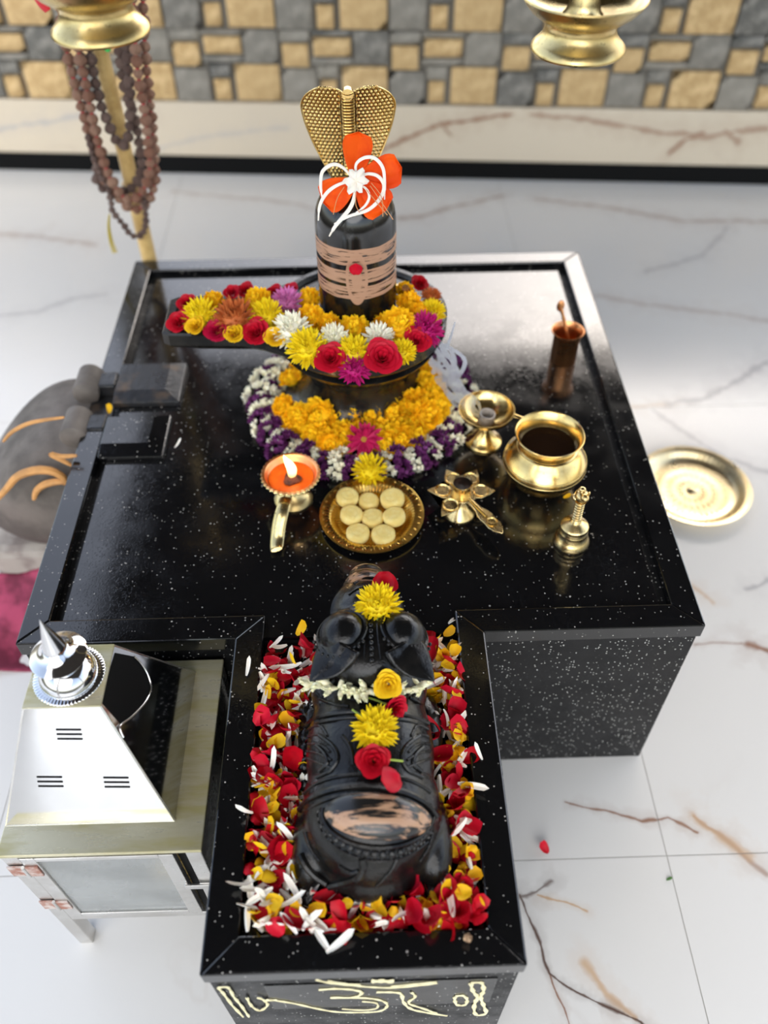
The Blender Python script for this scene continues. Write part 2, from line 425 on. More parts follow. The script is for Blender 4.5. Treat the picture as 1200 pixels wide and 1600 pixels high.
for k in ('red', 'rosepink', 'darkred', 'yellow', 'lemon', 'marigold', 'rust_fl', 'magenta', 'crimson', 'orchid', 'white_fl', 'white_pale', 'jasmine', 'purple', 'orange_fl', 'lily', 'sweet'):
    MT[k].node_tree.nodes['Principled BSDF'].inputs['Specular IOR Level'].default_value = .15
MT['steel_olive_reflect'].node_tree.nodes['Principled BSDF'].inputs['Metallic'].default_value = .6
MT['granite_side'].node_tree.nodes['Principled BSDF'].inputs['Specular IOR Level'].default_value = .14
for k in ('black', 'soot'): MT[k].node_tree.nodes['Principled BSDF'].inputs['Specular IOR Level'].default_value = .1
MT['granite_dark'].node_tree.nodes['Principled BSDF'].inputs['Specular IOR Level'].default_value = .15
def lingam_mat():
    M = Mat('oiled_lingam_stone', .16, 0, (.006, .005, .004), 1.55)
    o = M.co('Object'); x, y, z = M.xyz(o)
    th = x.atan2(y * -1.)
    st = M.noise(M.co('Object', scale=(1, 1, 9)), 26, 4, .6, .4)
    wob = (M.noise(M.co('Object'), 14, 3) - .5) * .008
    front = (th.abs()).lt(1.75)
    mask = None
    for zc, hw in ((.1530, .0135), (.1170, .0115), (.0870, .0115)):
        d = (z + wob - zc).abs()
        edge = d.ramp(hw * .70, hw * .80) * d.ramp(hw, hw * 1.08, 1, 0)      # bright paint ridge at the edges
        core = d.ramp(hw * .9, hw, 1, 0) * st.ramp(.38, .50)
        k = edge.max(core); mask = k if mask is None else mask.max(k)
    r = ((th * .067 / .0185).pow(2.) + ((z - .114) / .049).pow(2.)).sqrt()
    r2 = r + wob * 6
    ov = r2.ramp(.98, 1.02, 1, 0)
    inner = r2.ramp(.70, .76, 1, 0) * r2.ramp(.42, .5) * st.ramp(.50, .40)
    mask = (mask * front).max(ov) - inner * .8
    smudge = M.noise(o, 30, 5, .65).ramp(.5, .8) * ((z - .192).abs().ramp(.0, .03, 1, 0)) * .12
    base = M.mix(smudge, (.006, .005, .004), (.5, .5, .5))
    M.set('Base Color', M.mix(mask._m('ADD', 0., clamp=True), base, M.mix(st, (.36, .18, .10), (.46, .27, .17))))
    M.set('Roughness', mask.ramp(0, 1, .15, .5))
    M.bump(M.noise(o, 60, 3), .08, .001)
    return M.m
MT['lingam'] = lingam_mat()
def bull_mat():
    M = Mat('oiled_bull_stone', .2, 0, (.006, .006, .006), 1.5)
    p = M.pos(); x, y, z = M.xyz(p)
    nz = M.noise(p, 22, 5, .6)
    c = M.mix(nz.ramp(.4, .75), (.005, .005, .005), (.014, .012, .010))
    st = M.noise(M.co('World', scale=(.35, 1.6, 1)), 60, 4, .6, .6)
    band = ((y - .008).abs()).ramp(.012, .02, 1, 0) + ((y - .037).abs()).ramp(.003, .008, 1, 0)
    k = band * st.ramp(.46, .56) * z.gt(.50)
    c = M.mix(k._m('ADD', 0., clamp=True) * .9, c, (.36, .20, .12))
    M.set('Base Color', c); M.set('Roughness', nz.ramp(.3, .7, .13, .28)); M.set('Specular IOR Level', .32)
    M.bump(M.noise(p, 70, 5, .6), .45, .003)
    return M.m
MT['bull'] = bull_mat()
def hump_mat():
    M = Mat('hump_paste', .26, 0, (.01, .01, .01), 1.55)
    p = M.co('World', scale=(.10, 1, .5))
    st = M.noise(p, 85, 5, .6, .35)
    M.set('Base Color', M.mix(st.ramp(.46, .56), (.010, .009, .008), (.42, .24, .14)))
    M.bump(st, .15, .001); return M.m
MT['hump'] = hump_mat()
def flame_mat():
    M = Mat('flame', .5, 0, (1, .5, .1)); x, y, z = M.xyz(M.co('Generated'))
    M.set('Base Color', (0, 0, 0, 1))
    M.set('Emission Color', M.mix(z.ramp(0, .7), (1., .62, .22), (1., .86, .48))); M.set('Emission Strength', 3.0)
    M.set('Alpha', z.ramp(0, .3, .25, .9)); return M.m
MT['flame'] = flame_mat()
def glass_mat():
    M = Mat('dusty_glass', .12, 0, (.45, .46, .45), 1.5)
    nz = M.noise(M.co('Object'), 8, 4)
    M.set('Alpha', nz.ramp(.3, .7, .38, .55)); return M.m
MT['glass'] = glass_mat()
def smoke_mat():
    m = bpy.data.materials.new('incense_smoke'); m.use_nodes = True; nt = m.node_tree; nt.nodes.clear()
    out = nt.nodes.new('ShaderNodeOutputMaterial'); pv = nt.nodes.new('ShaderNodeVolumePrincipled'); nt.links.new(pv.outputs[0], out.inputs['Volume'])
    pv.inputs['Color'].default_value = (.9, .9, .92, 1); pv.inputs['Anisotropy'].default_value = .2
    g = nt.nodes.new('ShaderNodeNewGeometry')
    n = nt.nodes.new('ShaderNodeTexNoise'); nt.links.new(g.outputs['Position'], n.inputs['Vector'])
    n.inputs['Scale'].default_value = 60; n.inputs['Detail'].default_value = 2; n.inputs['Distortion'].default_value = 1.0
    r = nt.nodes.new('ShaderNodeMapRange'); nt.links.new(n.outputs[0], r.inputs[0])
    r.inputs[1].default_value = .3; r.inputs[2].default_value = .7; r.inputs[3].default_value = 0; r.inputs[4].default_value = 22
    nt.links.new(r.outputs[0], pv.inputs['Density']); return m
MT['smoke'] = smoke_mat()

# ------------------------------------------------------------------ setting: floor
H = .446; D = 1.070; TW = .525; XL, XR, TL = -.193, .186, -.461
def fl(*px): return [tuple(at(u, v, 0))[:2] for u, v in px]
BR, TN, GR, DK = (.23, .10, .05), (.52, .33, .18), (.36, .34, .34), (.10, .06, .045)
V = [(BR, .004, .8, fl((885, 1252), (960, 1268), (1000, 1280), (1040, 1275), (1090, 1298))),
     (BR, .006, .55, fl((1085, 1275), (1130, 1310), (1165, 1342), (1200, 1375))),
     (TN, .012, .6, fl((1085, 1275), (1130, 1312), (1175, 1345))),
     (DK, .004, .95, fl((812, 1395), (835, 1450), (862, 1520), (920, 1560), (1000, 1600), (1040, 1640))),
     (BR, .003, .8, fl((862, 1520), (878, 1565), (892, 1610))),
     (DK, .007, .7, fl((812, 1398), (838, 1392), (862, 1376))),
     (TN, .004, .8, fl((840, 1396), (872, 1404), (920, 1420))),
     (TN, .009, .7, fl((918, 1505), (950, 1555), (990, 1592))),
     (BR, .005, .7, fl((1085, 1004), (1130, 1003), (1160, 1004))),
     (BR, .014, .8, fl((1170, 1006), (1200, 1016))),
     (GR, .010, .7, fl((1165, 920), (1200, 906))), (TN, .008, .6, fl((1080, 915), (1115, 940))),
     (GR, .018, .7, fl((1050, 632), (1100, 622), (1140, 602), (1200, 565))),
     (TN, .010, .45, fl((985, 635), (1060, 632))),
     (GR, .012, .6, fl((1022, 640), (1080, 682), (1130, 716), (1200, 738))),
     (BR, .016, .5, fl((625, 342), (660, 338), (700, 326), (782, 306))),
     (BR, .016, .45, fl((838, 310), (920, 320), (1060, 344), (1200, 346))),
     (GR, .014, .5, fl((1010, 425), (1100, 398), (1138, 356))),
     (BR, .016, .3, fl((930, 462), (1040, 480), (1200, 500))),
     (GR, .016, .45, fl((-40, 500), (60, 486), (112, 468), (165, 460))),
     (BR, .016, .35, fl((-40, 365), (60, 370), (150, 382))),
     (BR, .014, .3, fl((270, 300), (420, 312), (495, 326)))]
MT['floor'] = marble_mat('floor_marble', V, (.68, .658, .62), .6)
wnv = Vector((math.sin(math.radians(4.8)), math.cos(math.radians(4.8)), 0))
def wl(*px):
    q = [on_plane(u, v, (-1.391, 2.503, 0), wnv) for u, v in px]; return [(p.x, p.z) for p in q]
WV = [(BR, .012, .75, wl((590, 236), (625, 222), (680, 196), (720, 190), (800, 178))), (BR, .010, .6, wl((690, 192), (705, 212))),
      (BR, .014, .6, wl((830, 176), (920, 186), (1010, 202), (1100, 212), (1200, 200))), (BR, .012, .75, wl((1045, 240), (1072, 218), (1100, 206))), (BR, .016, .6, wl((1135, 204), (1152, 222))),
      (GR, .014, .6, wl((-20, 205), (40, 196), (90, 188), (150, 176))), (GR, .012, .4, wl((250, 230), (330, 210), (450, 200)))]
MT['marble'] = marble_mat('dado_marble', WV, (.58, .49, .37), .8, 1.5, .035, True)
MT['grout'] = plain('grout', (.45, .43, .40), rough=.9)
fo = MB().box(-3.6, 3.6, -3.0, 3.6, -.05, -.0015).obj('floor', MT['grout'], smooth=False)
tag(fo, 'white brown-veined polished marble tile floor', kind='structure')
ts = 1.2
tile_me = MB().box(-ts / 2 + .0009, ts / 2 - .0009, -ts / 2 + .0009, ts / 2 - .0009, -.012, 0).mesh('tile', MT['floor'], False)
for i in range(-3, 3):
    for j in range(-2, 3):
        o = link('tile', tile_me, fo); o.location = (.526 + (i + .5) * ts, -.185 + (j + .5) * ts, 0)

# ------------------------------------------------------------------ setting: back wall with stone cladding
WA = math.radians(-4.8); WO = Vector((-1.391, 2.503, 0))
WM = Matrix.Translation(WO) @ Matrix.Rotation(WA, 4, 'Z')
wall = MB().box(-.9, 3.9, .02, .30, 0, 1.02).obj('wall_back', MT['mortar'], smooth=False, local=True)
wall.matrix_basis = WM; tag(wall, 'low back wall clad in tan and grey split stone', kind='structure')
bb = MB().box(-.9, 3.9, -.012, .02, 0, .066).obj('baseboard_back', MT['black'], smooth=False, bevel=.002)
bb.matrix_basis = WM; tag(bb, 'black granite skirting strip along the back wall', kind='structure')
dm = MB().box(-.9, 3.9, -.004, .02, .066, .262).obj('trim_1', MT['marble'], smooth=False, bevel=.002)
dm.matrix_basis = WM; tag(dm, 'veined marble band under the stone cladding', kind='structure')
cells = [('tan', .214, .371, .002, .122), ('tan', .136, .192, .004, .074), ('grey', .127, .198, .082, .125), ('grey', 0, .121, 0, .108),
         ('tan', .008, .098, .117, .190), ('grey', 0, .104, .199, .235), ('tan', .118, .246, .157, .212), ('grey', .109, .252, .130, .151),
         ('grey', .257, .375, .130, .235), ('grey', .109, .252, .219, .235)]
def stone_mesh(w, h, mat, seed):
    nu, nv = 6, 5
    def fn(a, b):
        x = (a - .5) * w; z = (b - .5) * h
        e = min(a, 1 - a, b, 1 - b)
        y = -.010 - (0 if e < .02 else .010 + .012 * noise.noise(Vector((x * 30 + seed * 3.1, z * 30, seed))))
        return (x, y, z)
    m = MB().grid(fn, nu, nv)
    m.box(-w / 2, w / 2, -.010, .02, -h / 2, h / 2)
    return m.mesh('stone', mat, True, 50)
for k, (c, u0, u1, w0, w1) in enumerate(cells):
    ms = [stone_mesh(u1 - u0, w1 - w0, MT['tan_stone' if c == 'tan' else 'grey_stone'], k * 5 + q) for q in range(2)]
    for i in range(-2, 9):
        for j in range(3):
            o = link('stone', ms[(i + j) % 2], wall)
            o.location = (.755 - .38 * 1 + .38 * i + (u0 + u1) / 2, .012 + .006 * math.sin(i * 2.3 + j * 5 + k), .267 + .239 * j + (w0 + w1) / 2)
# canopy over the back of the shrine court, carried by two posts outside the frame
ce = MB().box(-1.45, 3.4, -2.2, 4.1, 3.0, 3.12).obj('ceiling', MT['ceiling'], smooth=False); tag(ce, 'dark timber canopy over the shrine', kind='structure')
for i, (x, y) in enumerate(((-1.3, 3.4), (3.2, 3.4), (-1.3, -2.0), (3.2, -2.0))):
    p = MB().box(x - .1, x + .1, y - .1, y + .1, 0, 3.0).obj('trim_%d' % (i + 2), MT['pillar'], smooth=False, bevel=.01); tag(p, 'plastered post carrying the canopy', kind='structure')

# ------------------------------------------------------------------ altar of black granite
alt = thing('granite_altar', 'black speckled granite altar table with a raised rim and front trough', 'altar', (0, .5, 0))
G, GS = MT['granite'], MT['granite_side']
ZG, ZP, ZT = .426, .436, .418
MB().box(-TW + .004, TW - .004, .004, D - .004, 0, ZG).obj('base', GS, alt, False, .002)
MB().box(-.468, .468, .006, D - .064, ZG, ZP).obj('top_panel', G, alt, False, .0015)
RW = .042; zr0 = ZG - .012
def rim(poly): MB().prism(poly, zr0, H).obj('rim', G, alt, False, .0025)
g = .0006
rim([(-TW, 0), (XL + g, 0), (XL + RW, RW), (-TW + RW, RW)])
rim([(XR - g, 0), (TW, 0), (TW - RW, RW), (XR - RW, RW)])
rim([(TW, g), (TW, D - g), (TW - RW, D - RW), (TW - RW, RW)])
rim([(-TW, D), (TW, D), (TW - RW, D - RW), (-TW + RW, D - RW)])
rim([(-TW, g), (-TW + RW, RW), (-TW + RW, .475), (-TW, .475)])
rim([(-TW, .640), (-TW + RW, .640), (-TW + RW, D - RW), (-TW, D - g)])
rim([(XL, -g), (XL + RW, RW), (XL + RW, TL + RW), (XL, TL + g)])
rim([(XR, -g), (XR - RW, RW), (XR - RW, TL + RW), (XR, TL + g)])
rim([(XL, TL), (XR, TL), (XR - RW, TL + RW), (XL + RW, TL + RW)])
trough = MB().box(XL + .004, XR - .004, TL + .004, .004, 0, ZT).obj('trough', GS, alt, False, .002)
MB().box(XL + RW + .002, XR - RW - .002, TL + RW, .006, ZT - .004, ZT + .004).obj('trough_floor', G, alt, False)
# two bevelled blocks either side of the drain channel
def frustum(x0, x1, y0, y1, z0, z1, z2, ins):
    vs = [(x0, y0, z0), (x1, y0, z0), (x1, y1, z0), (x0, y1, z0), (x0, y0, z1), (x1, y0, z1), (x1, y1, z1), (x0, y1, z1),
          (x0, y0 + ins, z2), (x1 - ins, y0 + ins, z2), (x1 - ins, y1 - ins * .3, z2), (x0, y1 - ins * .3, z2)]
    fs = [(3, 2, 1, 0), (0, 1, 5, 4), (1, 2, 6, 5), (2, 3, 7, 6), (3, 0, 4, 7), (4, 5, 9, 8), (5, 6, 10, 9), (6, 7, 11, 10), (7, 4, 8, 11), (8, 9, 10, 11)]
    return MB().add(vs, fs)
frustum(-.481, -.362, .402, .515, ZP, ZP + .010, ZP + .017, .030).obj('drain_block', G, alt, False, .002)
b2 = frustum(-.481, -.352, .552, .672, ZP, ZP + .013, ZP + .020, .030).obj('drain_block', MT['spout_dark'], alt, False, .002)
b2['label'] = 'brown-stained block beside the drain'
# painted sign on the front of the trough
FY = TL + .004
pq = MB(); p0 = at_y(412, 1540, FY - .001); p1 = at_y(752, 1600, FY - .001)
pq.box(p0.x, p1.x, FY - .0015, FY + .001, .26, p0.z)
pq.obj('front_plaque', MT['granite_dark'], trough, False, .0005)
def stroke(px, w, name='painted_stroke'):
    pts = smooth_path([tuple(at_y(300 + u / 2.222, 1440 + v / 2.222, FY - .002)) for u, v in px], 5)
    m = MB(); n = len(pts); vs = []
    for i, p in enumerate(pts):
        t = (pts[min(i + 1, n - 1)] - pts[max(i - 1, 0)]).normalized(); q = Vector((-t.z, 0, t.x)) * w * (.8 + .35 * math.sin(i * 1.7)) * (.6 if i in (0, n - 1) else 1)
        vs += [p + q, p - q, p + q * .6 + Vector((0, -.0012, 0)), p - q * .6 + Vector((0, -.0012, 0))]
    fs = []
    for i in range(n - 1):
        a = i * 4; b = a + 4
        fs += [(a, b, b + 2, a + 2), (a + 2, b + 2, b + 3, a + 3), (a + 3, b + 3, b + 1, a + 1)]
    m.add(vs, fs); return m.obj(name, MT['cream_paint'], trough)
W1 = .0023
stroke([(440, 236), (500, 232), (560, 236), (590, 246), (560, 262), (480, 262)], W1 * 1.2)
stroke([(480, 264), (600, 264), (660, 274), (678, 292), (650, 310), (580, 314), (500, 312), (430, 300), (350, 282), (270, 270)], W1)
stroke([(590, 276), (640, 282), (640, 300), (590, 306), (520, 302)], W1 * .8)
stroke([(640, 244), (690, 244), (725, 250), (735, 280), (760, 302), (810, 314), (885, 326)], W1 * 1.2)
stroke([(760, 244), (775, 260), (752, 282), (800, 300), (850, 318)], W1)
stroke([(428, 200), (480, 212), (560, 220), (620, 226), (700, 228), (790, 220), (852, 212)], W1)
stroke([(470, 204), (530, 214), (585, 218)], W1 * .8); stroke([(690, 224), (770, 216), (850, 208)], W1 * .8)
stroke([(622, 207), (660, 206), (700, 208)], W1 * 3.6)
stroke([(90, 228), (125, 228), (145, 260), (170, 290), (198, 330)], W1)
stroke([(90, 228), (110, 250), (140, 290), (178, 330)], W1)
stroke([(190, 262), (205, 290), (235, 308), (262, 290), (250, 272), (225, 262)], W1)
stroke([(255, 272), (295, 272)], W1 * 1.8)
stroke([(915, 258), (940, 256), (955, 270), (948, 288), (920, 288), (912, 270), (915, 258)], W1 * 1.2)
stroke([(968, 212), (1005, 212), (1012, 240), (1002, 262), (1012, 290), (1020, 318), (985, 322), (980, 290), (990, 262), (975, 240), (968, 212)], W1 * 1.4)

# ------------------------------------------------------------------ carved stone spout at the left edge
sp = thing('stone_spout', 'grey carved stone water spout with ochre scrolls beside the altar', 'water spout', (-.66, .56, 0))
m = MB()
def spout_fn(a, b):
    ang = a * 2 * PI; y = .560 + .155 * (abs(math.cos(ang)) ** .55) * (1 if math.cos(ang) > 0 else -1)
    z = .285 + .145 * (abs(math.sin(ang)) ** .6) * (1 if math.sin(ang) > 0 else -1)
    x = -.532 - .23 * b
    k = 1 - .35 * max(0, b - .45) ** 2 * 3
    return (x, .560 + (y - .560) * k, .20 + (z - .20) * (1 - .85 * max(0, b - .25) ** 1.7))
m.grid(spout_fn, 40, 14, closed_u=True)
m.add([spout_fn(i / 40, 1) for i in range(40)], [tuple(range(40))]); m.add([spout_fn(i / 40, 0) for i in range(40)], [tuple(range(40))[::-1]])
m.obj('carved_body', MT['spout_stone'], sp)
MB().box(-.80, -.53, .43, .70, 0, .15).obj('plinth', MT['cement'], sp, False, .02)
for y0, y1, zz in ((.476, .520, .0), (.596, .640, .006)):
    q = MB().box(-.545, -.483, y0, y1, ZG + .0005, H + .004 + zz)
    q.obj('channel_wall', MT['spout_dark'], sp, False, .004)
    c = MB(); yc = (y0 + y1) / 2
    c.tube([(-.540, yc - .040, H - .006 + zz), (-.540, yc - .035, H - .006 + zz), (-.540, yc + .028, H - .006 + zz), (-.540, yc + .034, H - .006 + zz)], [.019, .026, .026, .019], 20)
    c.obj('scroll_roll', MT['spout_stone'], sp)
MB().box(-.56, -.483, .520, .596, ZG + .0005, ZG + .003).obj('channel_bed', MT['spout_dark'], sp, False, .002)
def scroll(px, y, w):
    pts = smooth_path([tuple(at_y(u, v, y)) for u, v in px], 6)
    return MB().tube(pts, [w * (.35 + .65 * math.sin(PI * (i + .5) / len(pts)) ** .5) for i in range(len(pts))], 8)
scroll([(-6, 782), (10, 764), (28, 744), (55, 735), (80, 736), (98, 745), (104, 756)], .398, .008).obj('ochre_scroll', MT['ochre'], sp)
scroll([(53, 780), (58, 766), (72, 756), (95, 752), (102, 756)], .398, .007).obj('ochre_scroll', MT['ochre'], sp)
scroll([(112, 727), (95, 718), (80, 710), (95, 713), (120, 712)], .398, .005).obj('ochre_scroll', MT['ochre'], sp)
scroll([(5, 690), (20, 674), (50, 660), (100, 652)], .440, .004).obj('carved_line', MT['ochre'], sp)
cl = MB()
def cloth_fn(a, b):
    x = -1.12 + .56 * a; y = .23 + .20 * b
    return (x - .06 * (1 - b), y, .014 + .07 * b * b + .018 * noise.noise(Vector((x * 14, y * 14, 2))) + .02 * noise.noise(Vector((x * 6, y * 6, 5))))
cl.grid(cloth_fn, 30, 26)
tag(cl.obj('pink_cloth', MT['pink_cloth'], solid=.004), 'crumpled pink stained cloth on the floor below the stone spout', 'cloth')

# ------------------------------------------------------------------ lingam on its pedestal
AX, AY = .004, .552
lg = thing('shiva_lingam', 'black stone lingam with sandal stripes on a spouted round pedestal', 'lingam', (AX, AY, ZP))
B = MT['basalt']
MB().lathe([(.0, 0), (.150, 0), (.150, .018), (.142, .024), (.128, .030), (.120, .040), (.105, .058), (.098, .085), (.102, .105), (.118, .130), (.138, .150), (.146, .162), (.1, .166), (0, .166)], 64, c=(AX, AY, ZP)).obj('pedestal', B, lg)
RP = .158
def plate_outline(r, sp_l, sw):
    pts = []
    a0 = math.asin(min(.95, (sw + .035) / r))
    N = 56
    for i in range(N + 1):
        a = -PI + a0 + (2 * PI - 2 * a0) * i / N
        pts.append((r * math.cos(a), r * math.sin(a)))
    # from upper-left of circle along the spout
    pts += [(-r * .93 - .02, sw + .012), (-r - .045, sw), (-sp_l + .012, sw - .006), (-sp_l, sw - .014), (-sp_l, -sw + .014), (-sp_l + .012, -sw + .006), (-r - .045, -sw), (-r * .93 - .02, -sw - .012)]
    return pts
ZY = .648
pl = MB()
def loops(spec):
    vs = []; fs = []; n = None
    for (r, spl, sw, z) in spec:
        o = plate_outline(r, spl, sw); n = len(o); vs += [(AX + x, AY + y, z) for x, y in o]
    for k in range(len(spec) - 1):
        for i in range(n):
            j = (i + 1) % n; fs.append((k * n + i, k * n + j, (k + 1) * n + j, (k + 1) * n + i))
    fs.append(tuple(range(n))[::-1]); fs.append(tuple((len(spec) - 1) * n + i for i in range(n)))
    return vs, fs
pl.add(*loops([(.128, .30, .034, ZP + .158), (.138, .315, .042, ZP + .168), (.140, .318, .044, ZP + .176), (.154, .335, .060, ZP + .182), (RP, .342, .064, ZP + .188), (RP, .342, .064, ZY - .003), (RP - .003, .339, .061, ZY), (.146, .326, .051, ZY), (.142, .322, .047, ZY - .008)]))
pl.obj('spouted_plate', B, lg, angle=30)
prof = [(.0, 0), (.067, 0)] + [(.067, .18 * i / 7) for i in range(1, 7)] + [(.0665, .182)]
for i in range(1, 11):
    a = PI / 2 * i / 10; prof.append((.0665 * math.cos(a) ** .75 if i < 10 else 0, .182 + .066 * math.sin(a)))
shaft = MB().lathe(prof, 64).obj('lingam_shaft', MT['lingam'], lg, local=True); shaft.location = (0, 0, ZY - .008 - ZP)
ZS = ZY - .008; LTOP = ZS + .248

def shaft_hit(u, v, r=.067):
    """point where the view ray meets the lingam's cylinder or its domed top"""
    d = ray(u, v).normalized(); best = None
    for i in range(4000):
        t = 1.0 + i * .0005; p = CAM + d * t; q = Vector((p.x - AX, p.y - AY, p.z - ZS))
        rr = math.hypot(q.x, q.y)
        if q.z < .182: ins = rr < .067
        else: ins = (q.z - .182) / .066 < 1 and rr < .067 * math.sqrt(max(0, 1 - ((q.z - .182) / .066) ** 2)) ** .75
        if ins: return p
    return CAM + d * 1.5

# ------------------------------------------------------------------ brass cobra hood
cob = thing('cobra_hood', 'brass serpent hood with dimpled scales rising behind the lingam', 'serpent hood', (AX, AY + .075, ZY))
def half_w(t):      # t 0 bottom .. 1 top
    return .012 + .063 * (math.sin(min(1, t * 1.02) * PI * .56) ** 1.25) * (1 if t < .80 else math.sqrt(max(0.0, 1 - ((t - .80) / .225) ** 2)) * .9 + .1)
CB = Vector((AX - .006, AY + .073, 0)); CZ0, CZ1 = .810, 1.008
def hood_pt(x, t, off=0):
    z = CZ0 + (CZ1 - CZ0) * t
    y = CB.y + .012 * math.sin(t * 2.2) - .030 * t * t + 2.6 * x * x
    return Vector((CB.x + x, y - off, z))
hm = MB()
NU, NV = 150, 190
def lobe(x):        # heart-shaped top: lobes either side of the spine
    return 1 - .055 * math.exp(-(x / .016) ** 2) 
vs = []; fs = []
for j in range(NV):
    t = j / (NV - 1)
    for i in range(NU):
        s_ = i / (NU - 1) * 2 - 1
        w = half_w(t); x = s_ * w
        tt = t * (1 - .045 * math.exp(-(x / .014) ** 2) * t ** 4)
        p = hood_pt(x, tt)
        # dimples on a hex lattice, none on the spine
        off = 0
        if abs(x) > .0125 and abs(s_) < .95:
            px = x / .0066; py = tt * (CZ1 - CZ0) / .0058
            row = math.floor(py + .5); cx = math.floor(px - (row % 2) * .5 + .5) + (row % 2) * .5
            dd = math.hypot((px - cx) * 1.0, (py - row) * .9)
            off = -.0020 * max(0, 1 - (dd / .38) ** 2)
        elif abs(x) <= .0125:
            off = .003 * math.sqrt(max(0, 1 - (x / .0125) ** 2)) if abs(x) < .009 else .001
        if abs(s_) >= .96: off = .0012
        vs.append(tuple(p + Vector((0, -off, 0))))
for j in range(NV - 1):
    for i in range(NU - 1):
        a = j * NU + i; fs.append((a, a + 1, a + NU + 1, a + NU))
hm.add(vs, fs); hood = hm.obj('hood', MT['brass'], cob, solid=.0025)
for k in range(34):
    t = .06 + .86 * k / 33
    pts = [hood_pt(x * .0092, t, .002 + .0032 * math.sqrt(1 - x * x * .98)) for x in (-1, -.6, -.2, .2, .6, 1)]
    MB().tube(pts, .0014, 6).obj('spine_rib', MT['brass'], hood)
MB().tube([hood_pt(0, .945, .004), hood_pt(0, .945, -.006), hood_pt(0, .90, -.012)], [.009, .009, .006], 12).obj('hood_crest', MT['brass'], cob)
tail = smooth_path([(CB.x, CB.y + .004, .83), (CB.x + .004, CB.y + .012, .75), (CB.x + .02, CB.y + .012, .68), (AX + .06, AY + .052, ZY + .016), (AX + .085, AY + .02, ZY + .022), (AX + .083, AY + .0, ZY + .045)], 6)
MB().tube(tail, [.012 - .006 * i / len(tail) for i in range(len(tail))], 12).obj('tail', MT['brass_pale'], cob)

# ------------------------------------------------------------------ flower makers (meshes shared by copies)
def petal_at(mb, fn, M, nu=3, nv=5): mb.grid(fn, nu, nv, M)
def pompom(name, mat, r, layers, L, W, seed=0, flat=.75, curl=.9, core=True):
    rnd = random.Random(seed); m = MB()
    if core: m.ball((0, 0, r * .25), (r * .62, r * .62, r * .45), 12, 7)
    for k, (n, elev, rad) in enumerate(layers):
        for i in range(n):
            a = 2 * PI * (i + .5 * (k % 2)) / n + rnd.uniform(-.15, .15)
            e = math.radians(elev + rnd.uniform(-9, 9)); l = L * rnd.uniform(.85, 1.1)
            M = Matrix.Rotation(a, 4, 'Z') @ Matrix.Translation((rad * r * math.cos(e) * .45, 0, r * (.12 + .28 * math.sin(e) * flat))) @ Matrix.Rotation(-e, 4, 'Y') @ Matrix.Rotation(rnd.uniform(-.4, .4), 4, 'X')
            petal_at(m, petal(l, W * rnd.uniform(.85, 1.15), .25, curl * rnd.uniform(.2, .8), tip=.7), M, 3, 4)
    return m.mesh(name, mat)
def marigold_mesh(seed, mat): return pompom('marigold', mat, 1, [(18, -10, 1.0), (18, 6, 1.05), (17, 22, 1.05), (15, 38, 1.0), (13, 54, .9), (9, 68, .7), (6, 80, .4), (3, 88, .1)], .58, .36, seed, 1.25, 1.3)
def mum_mesh(seed, mat): return pompom('mum', mat, 1, [(26, -4, 1.0), (24, 10, 1.0), (22, 25, .95), (18, 40, .85), (14, 55, .65), (9, 70, .4), (5, 84, .15)], .72, .18, seed, 1.0, .7)
def rose_mesh(seed, mat, open_=1.0):
    rnd = random.Random(seed); m = MB()
    for k in range(20):
        t = (k / 19) ** .85; a = k * 2.4 + rnd.uniform(-.2, .2); R = .07 + .72 * t; hh = 1.02 - .42 * t * open_; span = 2.5 - .9 * t
        fl_ = .10 + .22 * t * open_
        def fn(u, v):
            y = u * 2 - 1; ed = 1 - .30 * y * y * y * y
            an = a + y * span * .5
            r = R * (.45 + .55 * v ** .7) + fl_ * max(0, v - .62) / .38 * (.7 + .3 * math.cos(3 * y)) - .05 * (1 - y * y) * 0
            z = hh * v * ed - .10 * t * max(0, v - .8) / .2
            return (r * math.cos(an), r * math.sin(an), z * .85)
        petal_at(m, fn, Matrix(), 7, 6)
    return m.mesh('rose', mat)
def daisy_mesh(seed, mat, n=24, rings=2, W=.20):
    rnd = random.Random(seed); m = MB()
    for k in range(rings):
        for i in range(n):
            a = 2 * PI * (i + .5 * k) / n + rnd.uniform(-.1, .1)
            M = Matrix.Rotation(a, 4, 'Z') @ Matrix.Translation((.12, 0, .06 + .06 * k)) @ Matrix.Rotation(-rnd.uniform(.0, .25) - .28 * k, 4, 'Y') @ Matrix.Rotation(rnd.uniform(-.5, .5), 4, 'X')
            petal_at(m, petal((.95 - .2 * k) * rnd.uniform(.85, 1.1), W, .25, rnd.uniform(-.3, .4), tip=.75), M, 3, 5)
    return m.mesh('daisy', mat)
FM = {}
for s in range(3):
    FM['marigold', s] = marigold_mesh(s, MT['marigold'])
    FM['yellowmum', s] = mum_mesh(10 + s, MT['lemon'])
    FM['whitemum', s] = mum_mesh(20 + s, MT['white_fl'])
    FM['rose', s] = rose_mesh(30 + s, MT['red'])
    FM['pinkrose', s] = rose_mesh(33 + s, MT['rosepink'])
    FM['yellowrose', s] = rose_mesh(36 + s, MT['yellow'], .8)
    FM['rust', s] = mum_mesh(40 + s, MT['rust_fl'])
    FM['magenta', s] = mum_mesh(43 + s, MT['magenta'])
    FM['orchid', s] = mum_mesh(46 + s, MT['orchid'])
